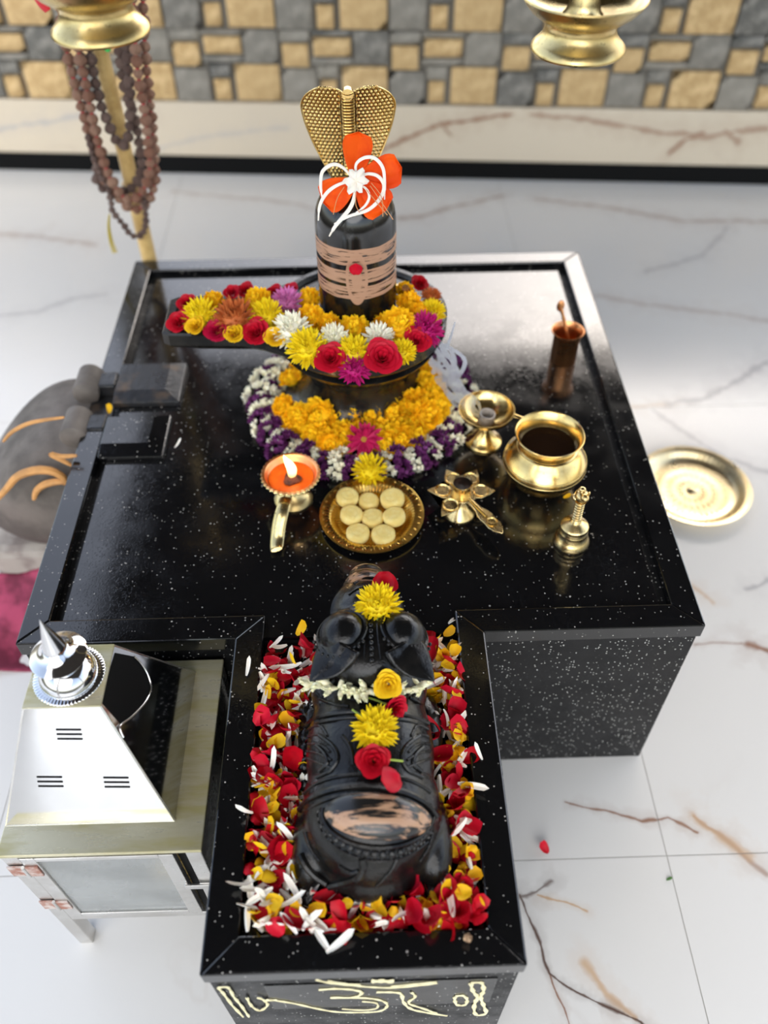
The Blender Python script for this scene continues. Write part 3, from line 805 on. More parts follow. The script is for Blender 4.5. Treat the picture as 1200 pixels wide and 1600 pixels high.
FNAME = {'marigold': ('marigold', 'marigold'), 'yellowmum': ('yellow_chrysanthemum', 'flower'), 'whitemum': ('white_chrysanthemum', 'flower'), 'rose': ('rose', 'rose'), 'pinkrose': ('rose', 'rose'),
         'yellowrose': ('yellow_rose', 'rose'), 'rust': ('rust_chrysanthemum', 'flower'), 'magenta': ('magenta_chrysanthemum', 'flower'), 'orchid': ('pink_chrysanthemum', 'flower')}
_cnt = [0]
def flower(kind, loc, r, nrm=(0, -.35, 1), label='', group=None, spin=None, squash=1.0):
    _cnt[0] += 1
    if 'rose' in kind: r = r * 1.15
    nm, cat = FNAME[kind]
    M = frame(loc, nrm, _cnt[0] * 2.1 if spin is None else spin, r)
    if squash != 1: M = M @ Matrix.Diagonal((1, 1, squash, 1))
    return place(nm, FM[kind, _cnt[0] % 3], M, label, cat, group)

# ------------------------------------------------------------------ blooms on the pedestal plate
ON = 'blooms laid on the lingam plate'
def bloom(kind, u, v, rpx, label, dz=0., tilt=None):
    z0 = ZY + .004 + dz
    rr = rpx / 785.
    p = at(u, v + rpx * .25, z0 + rr * .35); p.z = z0
    out = Vector((p.x - AX, p.y - AY, 0)); 
    n = Vector((0, -.45, 1)) + (out.normalized() * .25 if out.length > .05 else Vector())
    flower(kind, p - Vector((0, 0, rr * .05)), rr, tilt or n, label, ON)
bl = [
 ('rose', 281, 497, 15, 'red rose at the near corner of the plate spout tip', 0),
 ('rose', 293, 468, 13, 'red rose at the far corner of the spout tip', 0),
 ('yellowmum', 313, 480, 24, 'lemon yellow chrysanthemum nearest the spout tip', .008),
 ('yellowrose', 307, 504, 13, 'small yellow rose between two red roses at the spout tip', .004),
 ('pinkrose', 340, 509, 16, 'pinkish red rose on the near edge of the spout', 0),
 ('marigold', 334, 463, 17, 'amber marigold behind the lemon chrysanthemum on the spout', .004),
 ('rust', 367, 483, 28, 'large rust brown chrysanthemum in the middle of the spout', .012),
 ('rose', 363, 452, 11, 'red rosebud at the back edge of the spout, left of a pair', .004),
 ('rose', 384, 449, 12, 'red rosebud at the back edge of the spout, right of a pair', .004),
 ('marigold', 404, 461, 21, 'amber marigold right of the rust chrysanthemum', .008),
 ('yellowrose', 367, 516, 13, 'small yellow rose hanging over the spout edge under the rust bloom', .002),
 ('rose', 401, 511, 18, 'full red rose on the near edge of the spout by the small yellow rose', .004),
 ('yellowmum', 417, 482, 24, 'lemon chrysanthemum left of the big white bloom', .012),
 ('yellowrose', 431, 520, 14, 'small yellow rose at the root of the spout', .006),
 ('rose', 430, 452, 11, 'dark red rosebud behind the pink chrysanthemum, on its left', .002),
 ('rose', 455, 449, 11, 'dark red rosebud behind the pink chrysanthemum, on its right', .002),
 ('orchid', 449, 462, 21, 'pale pink chrysanthemum where the spout meets the plate', .012),
 ('whitemum', 456, 503, 25, 'largest white chrysanthemum, at the root of the spout', .014),
 ('marigold', 484, 459, 17, 'amber marigold left of the lingam shaft, rearmost', .010),
 ('marigold', 486, 487, 21, 'amber marigold left of the lingam shaft, middle one', .012),
 ('yellowmum', 481, 530, 26, 'large lemon chrysanthemum at the front left of the plate', .010),
 ('marigold', 515, 499, 18, 'amber marigold at the front left foot of the shaft', .010),
 ('whitemum', 521, 520, 21, 'white chrysanthemum at the front, left of centre', .014),
 ('marigold', 553, 503, 23, 'amber marigold right in front of the shaft', .010),
 ('yellowmum', 554, 540, 24, 'lemon chrysanthemum at the front between two red roses', .008),
 ('rose', 517, 550, 19, 'red rose at the front edge of the plate, left of centre', .006),
 ('rose', 597, 548, 22, 'largest red rose, at the front edge right of centre', .008),
 ('magenta', 554, 566, 20, 'magenta chrysanthemum hanging over the front edge of the plate', -.004),
 ('whitemum', 591, 517, 20, 'white chrysanthemum at the front, right of centre', .016),
 ('marigold', 598, 498, 17, 'amber marigold behind the right white chrysanthemum', .010),
 ('marigold', 621, 495, 26, 'large amber marigold at the right foot of the shaft', .018),
 ('yellowmum', 629, 541, 17, 'small lemon chrysanthemum right of the largest red rose', .004),
 ('rose', 650, 524, 17, 'red rose at the right edge of the plate', .006),
 ('magenta', 663, 503, 24, 'large magenta bloom at the right edge of the plate', .010),
 ('marigold', 637, 466, 20, 'amber marigold at the right rear of the shaft, lower one', .012),
 ('marigold', 631, 448, 15, 'amber marigold at the right rear of the shaft, upper one', .010),
 ('marigold', 652, 482, 16, 'amber marigold between the shaft and the right lemon bloom', .012),
 ('yellowmum', 675, 479, 18, 'small lemon chrysanthemum at the right rim of the plate', .006),
 ('rust', 673, 457, 14, 'small rust chrysanthemum at the right rear rim', .004),
 ('rose', 655, 438, 12, 'small dark red rose at the far right rear of the plate', .006),
]
for k, u, v, r, lab, dz in bl: bloom(k, u, v, r, lab, dz)

# ------------------------------------------------------------------ marigold string and tuberose garland round the pedestal
mg = thing('marigold_garland', 'thick amber marigold garland heaped round the pedestal foot', 'garland', (AX, AY, ZP))
msp = [(446, 628, 16), (456, 652, 15), (474, 654, 17), (502, 638, 24), (512, 660, 22), (492, 672, 17), (518, 684, 20), (536, 672, 22), (556, 632, 22), (558, 652, 26), (540, 650, 20),
       (592, 655, 24), (612, 650, 24), (600, 680, 22), (622, 675, 22), (640, 652, 24), (648, 668, 18), (662, 640, 22), (678, 626, 20), (672, 605, 20), (652, 622, 20), (664, 592, 15), (580, 672, 18), (528, 645, 20), (576, 640, 20), (560, 618, 19), (610, 634, 20), (634, 626, 20), (470, 640, 15), (545, 668, 18), (652, 648, 18)]
for i, (u, v, r) in enumerate(msp):
    zz = ZP + (.05 if v < 645 else .03); rr = r / 640.
    p = at(u, v, zz + rr * .3); p.z = zz
    M = mg.matrix_basis.inverted() @ frame(p - Vector((0, 0, rr * .2)), (p.x - AX, p.y - AY - .12, .22), i, rr)
    place('marigold_head', FM['marigold', i % 3], M, parent=mg)
for i in range(9):
    a = .25 + i * (PI - .5) / 8; p = Vector((AX + .142 * math.cos(a), AY + .142 * math.sin(a), ZP + .026))
    place('marigold_head', FM['marigold', i % 3], mg.matrix_basis.inverted() @ frame(p, (0, 0, 1), i, .025), parent=mg)
tg = thing('tuberose_garland', 'ring garland of alternating white and purple florets round the pedestal', 'garland', (AX, AY, ZP))
def bunch_mesh(seed, mat):
    rnd = random.Random(seed); m = MB()
    for i in range(44):
        a = rnd.uniform(-.4, PI + .4); y = rnd.uniform(-.010, .010); R = .017 + rnd.uniform(0, .005)
        c = Vector((math.cos(a) * R * 1.25, y, max(.003, math.sin(a) * R + .008)))
        n = Vector((math.cos(a), y * 30, math.sin(a) + .2)).normalized()
        F = frame(c, n, rnd.uniform(0, 6), rnd.uniform(.8, 1.2))
        for k in range(5):
            petal_at(m, petal(.0090, .0062, .2, .7, tip=.6), F @ Matrix.Rotation(k * 2 * PI / 5, 4, 'Z') @ Matrix.Rotation(-.35, 4, 'Y'), 3, 3)
    m.ball((0, 0, .010), (.013, .009, .009), 10, 6)
    return m.mesh('bunch', mat)
bw = [bunch_mesh(s, MT['white_fl']) for s in range(3)]; bp = [bunch_mesh(9 + s, MT['purple']) for s in range(3)]
NB = 54
for i in range(NB):
    a = 2 * PI * i / NB - PI / 2; R = .192 + .006 * math.sin(i * 1.9)
    p = Vector((R * math.cos(a), R * math.sin(a), .002 * math.sin(i * 3)))
    M = Matrix.Translation(p) @ Matrix.Rotation(a, 4, 'Z') @ Matrix.Scale(.98 + .15 * math.sin(i * 2.7), 4)
    place('white_bunch' if i % 2 == 0 else 'purple_bunch', (bw if i % 2 == 0 else bp)[i % 3], M, parent=tg)
gt = thing('crimson_daisy', 'crimson daisy with golden centre on the front of the marigold garland', 'flower', at(568, 686, ZP + .05))
gm = daisy_mesh(5, MT['crimson'], 18, 2, .24)
GMf = frame((0, 0, 0), (.1, -.8, .62), 0, .033)
place('petals', gm, GMf, parent=gt)
MB().ball((0, 0, .06), (.25, .25, .12), 14, 8).obj('centre', MT['pollen'], gt, local=True).matrix_basis = GMf
flower('yellowmum', at(578, 738, ZP + .02), .030, (0, -.3, 1), 'lemon chrysanthemum lying between the garland and the plate of sweets')

# ------------------------------------------------------------------ flower and lily on the lingam top
of = thing('orange_flower', 'vivid orange four-petalled flower resting on top of the lingam', 'flower', (AX, AY - .02, LTOP))
OC = at_y(556, 283, AY - .040)
def big_petal(tipu, tipv, wpx, lift, cupv=.12):
    c = OC; t = on_plane(tipu, tipv, OC, ray(556, 283).normalized())
    ax = (t - c); L = ax.length; ax.normalize(); n = -ray(556, 283).normalized(); sd = n.cross(ax)
    W = wpx / 960.
    m = MB()
    def fn(u, v):
        y = u * 2 - 1
        w = W * .5 * (.22 + .78 * math.sin(PI * min(1, v * .62) ) ** 1.0) if v < .8 else W * .5 * .95 * math.sqrt(max(0, 1 - ((v - .8) / .2) ** 2)) ** .8 + .0003
        h = lift * L * v * v + cupv * W * (y * y) - .06 * L * math.sin(PI * v) + .0015 * math.sin(y * 9 + v * 7)
        return c + ax * (L * v) + sd * (y * w) + n * h
    m.grid(fn, 9, 12); m.obj('petal', MT['orange_fl'], of, solid=.0006)
big_petal(560, 205, 44, -.25); big_petal(503, 315, 48, -.1); big_petal(628, 262, 48, -.1); big_petal(602, 330, 52, .05)
ll = thing('spider_lily', 'white spider lily with thread-like petals on the orange flower', 'lily', (AX, AY - .04, LTOP + .02))
VN = -ray(556, 283).normalized(); LC = OC + VN * .010
def lp(u, v, h=0): return on_plane(u, v, LC, VN) + VN * h
def tepal(pts, w):
    P = smooth_path([lp(*q) for q in pts], 6)
    MB().tube(P, [w * .78 * (.55 + .45 * math.sin(PI * min(1, (i / len(P)) * 1.0))) * (1 if i < len(P) - 4 else .6) for i in range(len(P))], 8, flat=.4, up=VN).obj('tepal', MT['lily'], ll)
tepal([(552, 280), (536, 262), (520, 257), (504, 268), (501, 290), (504, 312)], .0034)
tepal([(550, 283), (530, 288), (512, 300), (500, 320), (497, 345, -.01)], .0034)
tepal([(555, 288), (553, 310), (545, 328), (525, 352), (514, 370, -.012)], .0040)
tepal([(558, 282), (572, 272), (590, 275), (600, 290), (594, 310), (575, 328), (545, 338), (522, 350)], .0036)
tepal([(558, 278), (556, 258), (568, 247), (585, 247), (598, 262), (601, 285), (601, 312, -.006)], .0034)
tepal([(560, 288), (572, 295), (577, 308), (570, 322), (556, 332)], .0026)
cm = MB(); cup = []
for i in range(24):
    a = 2 * PI * i / 24
    cup.append((a, .0165 * (1 + .25 * math.cos(a * 6 + .4) + .1 * math.sin(a * 2))))
F = frame(LC + VN * .002, VN)
cm.add([F @ Vector((0, 0, -.004))] + [F @ Vector((r * math.cos(a), r * math.sin(a), .006 + .002 * math.cos(a * 12))) for a, r in cup], [(0, 1 + i, 1 + (i + 1) % 24) for i in range(24)])
cm.obj('corona', MT['lily'], ll, solid=.0008)
for pts in ([(538, 292), (527, 310), (521, 335)], [(578, 290), (600, 322), (614, 343)], [(572, 296), (590, 318), (605, 336)], [(580, 286), (596, 308), (598, 338)], [(556, 300), (556, 320), (562, 332)]):
    P = smooth_path([lp(u, v, .006) for u, v in pts], 4)
    MB().tube(P, .0006, 5).obj('stamen', MT['stamen'], ll)
# red petal pressed on the sandal mark
def petal_thing(name, mat, loc, n, L, W, spin, label, cat='petal', cup=.25, curl=.5, group=None):
    m = MB().grid(petal(L, W, cup, curl, tip=.62, base=.35), 6, 8)
    m.v = [(x - L / 2, y, z) for x, y, z in m.v]
    o = m.obj(name, mat, solid=.0005); o.matrix_basis = frame(loc, n, spin); return tag(o, label, cat, group)
hp = shaft_hit(556, 418)
petal_thing('rose_petal', MT['red'], hp + Vector((0, -.003, 0)), (0, -1, .15), .021, .022, PI / 2, 'single red petal pressed on the sandal paste mark of the lingam', cup=.2, curl=.2)

# ------------------------------------------------------------------ brass and copper ware on the altar
def lathe_part(name, prof, mat, parent, c, seg=48, mod=None, bevel=0): return MB().lathe(prof, seg, c=c, mod=mod, caps=name not in ('rim_band', 'sooty_lining', 'foot_ring', 'oil', 'water')).obj(name, mat, parent, bevel=bevel)
# oil lamp
c = at(459, 779, ZP); c.z = ZP
dl = thing('oil_lamp', 'lit brass oil lamp with orange oil and a curved tail handle', 'oil lamp', c)
lathe_part('foot', [(0, 0), (.033, 0), (.034, .003), (.031, .007), (.026, .012), (.022, .014), (.016, .024), (.012, .034), (.013, .040), (0, .040)], MT['brass_old'], dl, c)
BZ = .064
dbowl = lathe_part('bowl', [(0, .034), (.016, .036), (.030, .044), (.041, .055), (.0455, BZ - .003), (.0485, BZ - .004), (.0500, BZ - .001), (.0485, BZ + .002), (.0455, BZ + .001), (.043, BZ - .002), (.040, BZ - .010), (.030, BZ - .018), (0, BZ - .020)], MT['lampcopper'], dl, c, 72,
           mod=lambda r, z, a, k: (r + (.0011 * math.cos(a * 36) if k in (5, 6, 7) else 0), z))
lathe_part('rim_band', [(.0455, BZ - .006), (.0492, BZ - .006), (.0508, BZ - .003), (.0492, BZ - .0005), (.0455, BZ - .001)], MT['brass_old'], dbowl, c, 108, mod=lambda r, z, a, k: (r + (.0014 * math.cos(a * 36) if 0 < k < 4 else 0), z))
lathe_part('oil', [(.0385, BZ - .0105), (.0, BZ - .0105)], MT['oil'], dbowl, c)
hp_ = smooth_path([c + Vector(q) for q in [(-.008, -.040, .044), (-.010, -.056, .046), (-.014, -.072, .040), (-.019, -.086, .026), (-.022, -.100, .012), (-.023, -.116, .006), (-.022, -.124, .010)]], 5)
MB().tube(hp_, [.0095 + .0025 * math.sin(PI * i / len(hp_)) for i in range(len(hp_))], 10, flat=.35).obj('tail_handle', MT['brass_old'], dl)
wp = c + Vector((.002, -.006, BZ - .011))
MB().lathe([(0, -.002), (.013, -.002), (.015, .004), (.010, .008), (.006, .012), (0, .013)], 14, c=wp, mod=lambda r, z, a, k: (r * (1 + .2 * math.sin(a * 3 + k)), z)).obj('wick', MT['char'], dl)
fm = MB(); fl_ = []
for i in range(13):
    t = i / 12; fl_.append((Vector((wp.x - .006 * t ** 1.3 + .003 * math.sin(t * 5), wp.y, wp.z + .010 + .050 * t)), .0088 * math.sin(PI * min(1, .22 + t * .78)) ** .9 * (1 - .25 * t) + .0002))
fm.tube([p for p, r in fl_], [r for p, r in fl_], 14); fm.obj('flame', MT['flame'], dl)
ld = bpy.data.lights.new('flame_light', 'POINT'); ld.energy = .12; ld.color = (1, .62, .25); ld.shadow_soft_size = .012
lo = bpy.data.objects.new('flame_light', ld); COL.objects.link(lo); lo.parent = dl; lo.location = (0, -.006, .10)

# incense burner
c = at(755, 690, ZP); c.z = ZP
ib = thing('incense_burner', 'small brass goblet incense burner smoking beside the garland', 'incense burner', c)
z0 = .078
lathe_part('foot', [(0, 0), (.034, 0), (.0345, .003), (.033, .006), (.029, .008), (.020, .018), (.012, .034), (.010, .044), (.012, .050), (0, .050)], MT['brass'], ib, c)
lathe_part('bowl', [(0, .046), (.014, .047), (.034, .058), (.047, .070), (.0495, z0), (.0510, z0 + .001), (.0510, z0 + .003), (.0485, z0 + .003), (.046, z0 - .004), (.034, .062), (.014, .053), (0, .052)], MT['brass'], ib, c, 64)
hd = MB().tube([c + Vector((.048, -.014, z0 - .002)), c + Vector((.062, -.020, z0 - .004)), c + Vector((.074, -.018, z0 - .004))], [.005, .004, .005], 8, flat=.5); hd.obj('handle', MT['brass'], ib)
ic = c + Vector((.000, -.004, .052))
inc = MB().lathe([(.0115, 0), (.0145, 0), (.0145, .022), (.0115, .022), (.0105, .003), (.0, .003)], 24)
o = inc.obj('incense_cone', MT['ash']); o.location = ic; o.rotation_euler = (.05, .08, 0); tag(o, 'hollow grey stub of incense in the smoking burner', 'incense')
# smoke
sm = MB(); SPH = [Vector(q) for q in [(-.004, 0, .022), (-.022, .004, .034), (-.045, .012, .042), (-.062, .022, .055), (-.068, .034, .075), (-.074, .048, .10), (-.082, .065, .13), (-.085, .08, .165)]]
rs = random.Random(4)
for k in range(13):
    ph = rs.uniform(0, 6); am = rs.uniform(.012, .036); i0 = rs.choice((0, 0, 1, 2, 3)); i1 = rs.choice((5, 6, 7, 8))
    pts = []
    for i, q in enumerate(SPH[i0:i1]):
        g_ = min(1, .25 + (i + i0) / 4)
        pts.append(ic + q + Vector((math.sin(ph + (i + i0) * 1.3), math.cos(ph * 1.7 + (i + i0) * 1.1), math.sin(ph * 2.3 + i * 1.9) * .7)) * am * g_)
    P = smooth_path(pts, 7)
    sm.tube(P, [(.0010 + .0036 * math.sin(PI * (j + .5) / len(P)) * rs.uniform(.8, 1.1)) for j in range(len(P))], 10)
tag(sm.obj('incense_smoke', MT['smoke']), 'thin curl of pale smoke drifting from the burner to the lingam', 'smoke', kind='stuff')

# water pot
c = at(845, 753, ZP); c.z = ZP
lt = thing('water_pot', 'round brass water pot with flared lip full of dark water', 'pot', c)
pbody = lathe_part('body', [(0, 0), (.036, 0), (.044, .004), (.055, .016), (.066, .034), (.0705, .046), (.0720, .054), (.0725, .057), (.0710, .060), (.0695, .064), (.057, .080), (.0515, .085), (.0505, .087), (.0515, .089), (.0490, .091), (.0490, .096), (.052, .105), (.0575, .114), (.0590, .1165), (.0575, .118), (.054, .115), (.0475, .097), (.046, .090), (.044, .083), (.0, .083)], MT['brass'], lt, c, 72)
lathe_part('water', [(.0465, .0905), (0, .0905)], MT['dark_liquid'], lt, c)
for zz, rr in ((.052, .0718), (.062, .0705), (.088, .0518)):
    MB().tube([c + Vector((rr * math.cos(a), rr * math.sin(a), zz)) for a in [2 * PI * i / 48 for i in range(48)]], .0009, 6, closed=True).obj('ring_line', MT['brass_old'], pbody)
lot_petal = at(886, 776, ZP + .004)
petal_thing('yellow_petal', MT['yellow'], lot_petal, (0, -.3, 1), .014, .007, .3, 'slim yellow petal lying between the water pot and the bell')

# copper cup and spoon
c = at(879, 562, ZP); c.z = ZP
cp = thing('copper_cup', 'small copper ritual cup near the right rim of the altar', 'cup', c)
lathe_part('cup', [(0, 0), (.0255, 0), (.0265, .003), (.0265, .060), (.029, .066), (.0325, .071), (.0332, .073), (.031, .0735), (.027, .068), (.0245, .060), (.0245, .030), (0, .030)], MT['copper'], cp, c)
s0 = c + Vector((.010, -.006, .034)); s1 = at(876, 478, ZP + .120)
sn = thing('copper_spoon', 'copper ritual spoon standing in the copper cup', 'spoon', s0)
pth = smooth_path([s0, s0.lerp(s1, .5), s0.lerp(s1, .82), s1], 5)
MB().tube(pth, [.0028 + .0012 * math.sin(i) ** 2 for i in range(len(pth))], 8).obj('stem', MT['copper'], sn)
MB().ball(s1, (.008, .004, .013), 12, 8).obj('finial', MT['copper'], sn)

# hand bell
c = at(892, 845, ZP); c.z = ZP
bl_ = thing('hand_bell', 'small brass hand bell with carved bull handle near the front rim', 'bell', c)
lathe_part('bell_cup', [(.0, .004), (.026, .004), (.0285, 0), (.0300, .001), (.0300, .004), (.0275, .010), (.0255, .013), (.0262, .015), (.0245, .018), (.0235, .026), (.0240, .028), (.0225, .031), (.0225, .038), (.0230, .040), (.0205, .043), (.0120, .047), (.0085, .050), (0, .050)], MT['brass_pale'], bl_, c)
hpf = [(0, .048), (.010, .048), (.0075, .053)]
for k in range(7):
    z = .055 + k * .0058; hpf += [(.0062, z), (.0078, z + .0016), (.0078, z + .0032), (.0060, z + .0048)]
hpf += [(.0085, .097), (.0095, .100), (0, .100)]
lathe_part('handle', hpf, MT['brass_pale'], bl_, c, 24)
m = MB(); t0 = c + Vector((0, 0, .108))
m.ball(t0 + Vector((0, .000, .002)), (.0115, .014, .010), 14, 9); m.ball(t0 + Vector((.001, -.012, .010)), (.007, .008, .007), 12, 8)
m.ball(t0 + Vector((-.005, -.010, .018)), (.0022, .0022, .005), 8, 6); m.ball(t0 + Vector((.007, -.010, .017)), (.0022, .0022, .005), 8, 6); m.ball(t0 + Vector((0, .004, .012)), (.006, .006, .005), 10, 6)
for s in (-1, 1): m.ball(t0 + Vector((s * .009, .004, -.005)), (.005, .008, .005), 8, 6)
m.obj('bull_finial', MT['brass_pale'], bl_)

# five-wick star lamp
c = at(717, 800, ZP); c.z = ZP
sl_ = thing('star_lamp', 'brass star-shaped five-wick lamp with a blackened cup and flat handle', 'oil lamp', c)
lathe_part('foot', [(0, 0), (.0265, 0), (.0275, .002), (.0255, .006), (.016, .016), (.009, .030), (.008, .036), (0, .036)], MT['brass_pale'], sl_, c, 40)
ZL = ZP + .036
cc = at(722, 768, ZL); 
arm_px = [(668, 765), (697, 733), (745, 733), (774, 766), (690, 806)]
poly = []
tips = [at(u, v, ZL) for u, v in arm_px]
angs = [math.atan2(t.y - cc.y, t.x - cc.x) for t in tips]
order = sorted(range(5), key=lambda i: angs[i])
hang = math.atan2(at(785, 836, ZL).y - cc.y, at(785, 836, ZL).x - cc.x)
for i in order:
    t = tips[i]; d = Vector((t.x - cc.x, t.y - cc.y)); L = d.length; d /= L; n = Vector((-d.y, d.x))
    for f, w in ((.30, -.014), (.55, -.0165), (.78, -.0095), (1.0, 0), (.78, .0095), (.55, .0165), (.30, .014)):
        poly.append((cc.x + d.x * L * f + n.x * w, cc.y + d.y * L * f + n.y * w))
MB().prism(poly, ZL - .003, ZL).obj('star_plate', MT['brass_pale'], sl_, bevel=.0008)
MB().lathe([(0, -.0032), (.027, -.0032), (.027, .0004), (0, .0004)], 32, c=cc).obj('star_hub', MT['brass_pale'], sl_, bevel=.0006)
for i in range(5):
    q = cc.lerp(tips[i], .56)
    lathe_part('wick_cup', [(0, -.005), (.006, -.004), (.0112, 0), (.0130, .0022), (.0136, .0016), (.0124, -.001), (.009, -.006), (0, -.007)], MT['brass'], sl_, q, 24)
hx = at(785, 836, ZL - .006); d = Vector((hx.x - cc.x, hx.y - cc.y)); L = d.length; d /= L; n = Vector((-d.y, d.x))
hp2 = [(f, w) for f, w in ((.16, .006), (.30, .0055), (.42, .0065), (.52, .011), (.60, .0125), (.70, .0115), (.80, .0125), (.90, .009), (1.0, .0008))]
poly = [(cc.x + d.x * L * f + n.x * w, cc.y + d.y * L * f + n.y * w) for f, w in hp2] + [(cc.x + d.x * L * f - n.x * w, cc.y + d.y * L * f - n.y * w) for f, w in hp2[::-1]]
fhan = MB().prism(poly, ZL - .0045, ZL - .001).obj('flat_handle', MT['brass_pale'], sl_, bevel=.0008)
q = cc + Vector((d.x, d.y, 0)) * L * .74
lathe_part('handle_boss', [(.0095, -.001), (.0095, .001), (.0075, .0018), (.0065, .0004), (0, .0002)], MT['brass'], fhan, q, 24)
MB().tube([cc + Vector((d.x, d.y, 0)) * L * f + Vector((0, 0, .0002)) for f in (.18, .35, .52, .62)], .0022, 8).obj('handle_ridge', MT['brass'], fhan)
q = at(722, 758, ZL + .010); q.z = ZL
lathe_part('cup', [(0, -.002), (.012, -.002), (.0155, .004), (.0170, .014), (.0180, .015), (.0175, .017), (.0160, .016), (.0150, .012), (0, .010)], MT['brass_pale'], sl_, q, 40, mod=lambda r, z, a, k: (r + (.0005 * math.cos(a * 30) if k in (2, 3) else 0), z))
lathe_part('sooty_lining', [(.0172, .0172), (.0150, .0135), (0, .0120)], MT['soot'], sl_, q, 40)

# plate of sweets
c = at(581, 806, ZP + .006); c.z = ZP
pt = thing('gold_plate', 'round gold fluted plate holding eight pale sweets', 'plate', c)
def flute(n, amp, ks): return lambda r, z, a, k: (r, z + (amp * math.cos(a * n) if k in ks else 0))
R_ = .0895
gpl = lathe_part('plate', [(0, .002), (.058, .002), (.060, .0025), (.064, .0055), (.068, .0085), (.072, .0120), (.074, .0130), (R_ - .003, .0140), (R_, .0135), (R_ - .001, .0115), (.073, .0105), (.062, .002), (.05, .0), (0, 0)], MT['gold_plate'], pt, c, 288, mod=flute(72, .0009, (2, 3, 4, 5)))
for k in range(36):
    a = 2 * PI * k / 36; p = c + Vector((.0815 * math.cos(a), .0815 * math.sin(a), .0142))
    MB().ball(p, (.0042, .0028, .0006), 8, 4, M=Matrix.Translation(p) @ Matrix.Rotation(a + .5 * (-1) ** k, 4, 'Z') @ Matrix.Translation(-p)).obj('rim_leaf', MT['gold_plate'], gpl)
swm = MB(); 
swm.lathe([(0, 0), (.0165, 0), (.0190, .003), (.0196, .008), (.0192, .0135), (.0165, .0168), (.0120, .0178), (.010, .0172), (.0085, .0178), (.004, .0178), (0, .0172)], 36, mod=lambda r, z, a, k: (r * (1 + .012 * math.sin(a * 3)), z))
for k in range(8): swm.ball((.0125 * math.cos(k * PI / 4), .0125 * math.sin(k * PI / 4), .0170), (.0022, .0016, .0014), 8, 5)
swme = swm.mesh('sweet', MT['sweet'])
spx = [((542, 776), 'back row, left', 1.0), ((576, 779), 'back row, middle', .92), ((614, 779), 'back row, right', 1.08), ((548, 804), 'middle row, left', 1.0), ((582, 806), 'middle row, centre', 1.0), ((617, 807), 'middle row, right', 1.0), ((559, 830), 'front row, left', 1.02), ((599, 832), 'front row, right', 1.04)]
for i, ((u, v), lab, s) in enumerate(spx):
    p = at(u, v, ZP + .018); p.z = ZP + .0022 + (.006 if i in (0, 2, 3, 5) else 0)
    rad = Vector((c.x - p.x, c.y - p.y, 0)); tl = .15 if i in (0, 2, 3, 5) else .03
    place('milk_sweet', swme, frame(p, rad.normalized() * tl + Vector((0, 0, 1)), i * 1.3, s), 'round pale yellow milk sweet on the gold plate, ' + lab, 'sweet', 'sweets on the gold plate')

# brass tray on the floor
c = at(1083, 762, .012); c.z = 0
th = thing('brass_tray', 'round embossed brass tray lying on the marble floor by the altar', 'tray', c)
lathe_part('tray', [(0, .003), (.070, .003), (.095, .003), (.104, .005), (.112, .012), (.119, .022), (.123, .0245), (.135, .0255), (.137, .024), (.134, .0225), (.123, .021), (.110, .004), (.09, 0), (0, 0)], MT['thali'], th, c, 240, mod=flute(60, .0014, (4, 5)))
for rr, nn, s in ((.030, 16, .010), (.055, 24, .009), (.082, 36, .008)):
    m = MB()
    for k in range(nn):
        a = 2 * PI * k / nn; p = c + Vector((rr * math.cos(a), rr * math.sin(a), .0032))
        m.ball((0, 0, 0), (s, .0036, .0018), 8, 5, M=Matrix.Translation(p) @ Matrix.Rotation(a, 4, 'Z'))
    m.obj('embossed_ring', MT['thali'], th)
lathe_part('centre_boss', [(.016, .002), (.013, .006), (.006, .0085), (0, .009)], MT['thali'], th, c)

# ------------------------------------------------------------------ seated bull
bu = thing('nandi_bull', 'black stone seated bull statue facing the lingam, seen from behind', 'bull statue', (.008, -.2, ZT + .004))
CX = .009
def rot(rx=0, ry=0, rz=0): return Matrix.Rotation(rz, 4, 'Z') @ Matrix.Rotation(ry, 4, 'Y') @ Matrix.Rotation(rx, 4, 'X')
m = MB()
def el(x, y, z, rx, ry, rz, R=None, sg=28, rg=18):
    M = Matrix.Translation((CX + x, y, z)) @ (R or Matrix())
    m.ball((0, 0, 0), (rx, ry, rz), sg, rg, M)
el(0, -.215, .490, .084, .135, .078)            # barrel
el(0, -.285, .480, .088, .095, .082)            # rump
el(0, -.300, .455, .092, .090, .050)
el(0, -.125, .500, .080, .085, .072)            # shoulders
el(0, -.080, .480, .066, .070, .066)            # chest
for s in (-1, 1):
    el(s * .070, -.300, .450, .030, .072, .040, rot(rz=s * .15))      # haunch
    el(s * .078, -.355, .434, .020, .036, .016)                       # hock
    el(s * .080, -.155, .440, .022, .055, .026)                       # foreleg
    el(s * .060, -.075, .434, .022, .040, .016)
el(0, -.100, .535, .058, .070, .056)            # neck
el(0, -.100, .575, .066, .066, .040, rot(rx=-.12))        # skull
el(0, -.045, .566, .052, .060, .038, rot(rx=-.20))
el(0, -.005, .552, .037, .045, .036, rot(rx=-.25))        # muzzle
el(0, .026, .546, .029, .022, .029)
el(0, .032, .556, .024, .014, .016)
el(0, -.385, .428, .030, .024, .020)            # tail root on the plinth
m.v = [(x, y, max(z, ZT + .0045)) for x, y, z in m.v]      # flat seat on the trough floor
body = m.obj('body', MT['bull'], bu)
md = body.modifiers.new('remesh', 'REMESH'); md.mode = 'VOXEL'; md.voxel_size = .0032; md.use_smooth_shade = True
md = body.modifiers.new('smooth', 'SMOOTH'); md.iterations = 9; md.factor = .6
dg = bpy.context.evaluated_depsgraph_get(); dg.update()
ev = body.evaluated_get(dg); me = ev.to_mesh()
BM = Matrix.Translation(bu.location)
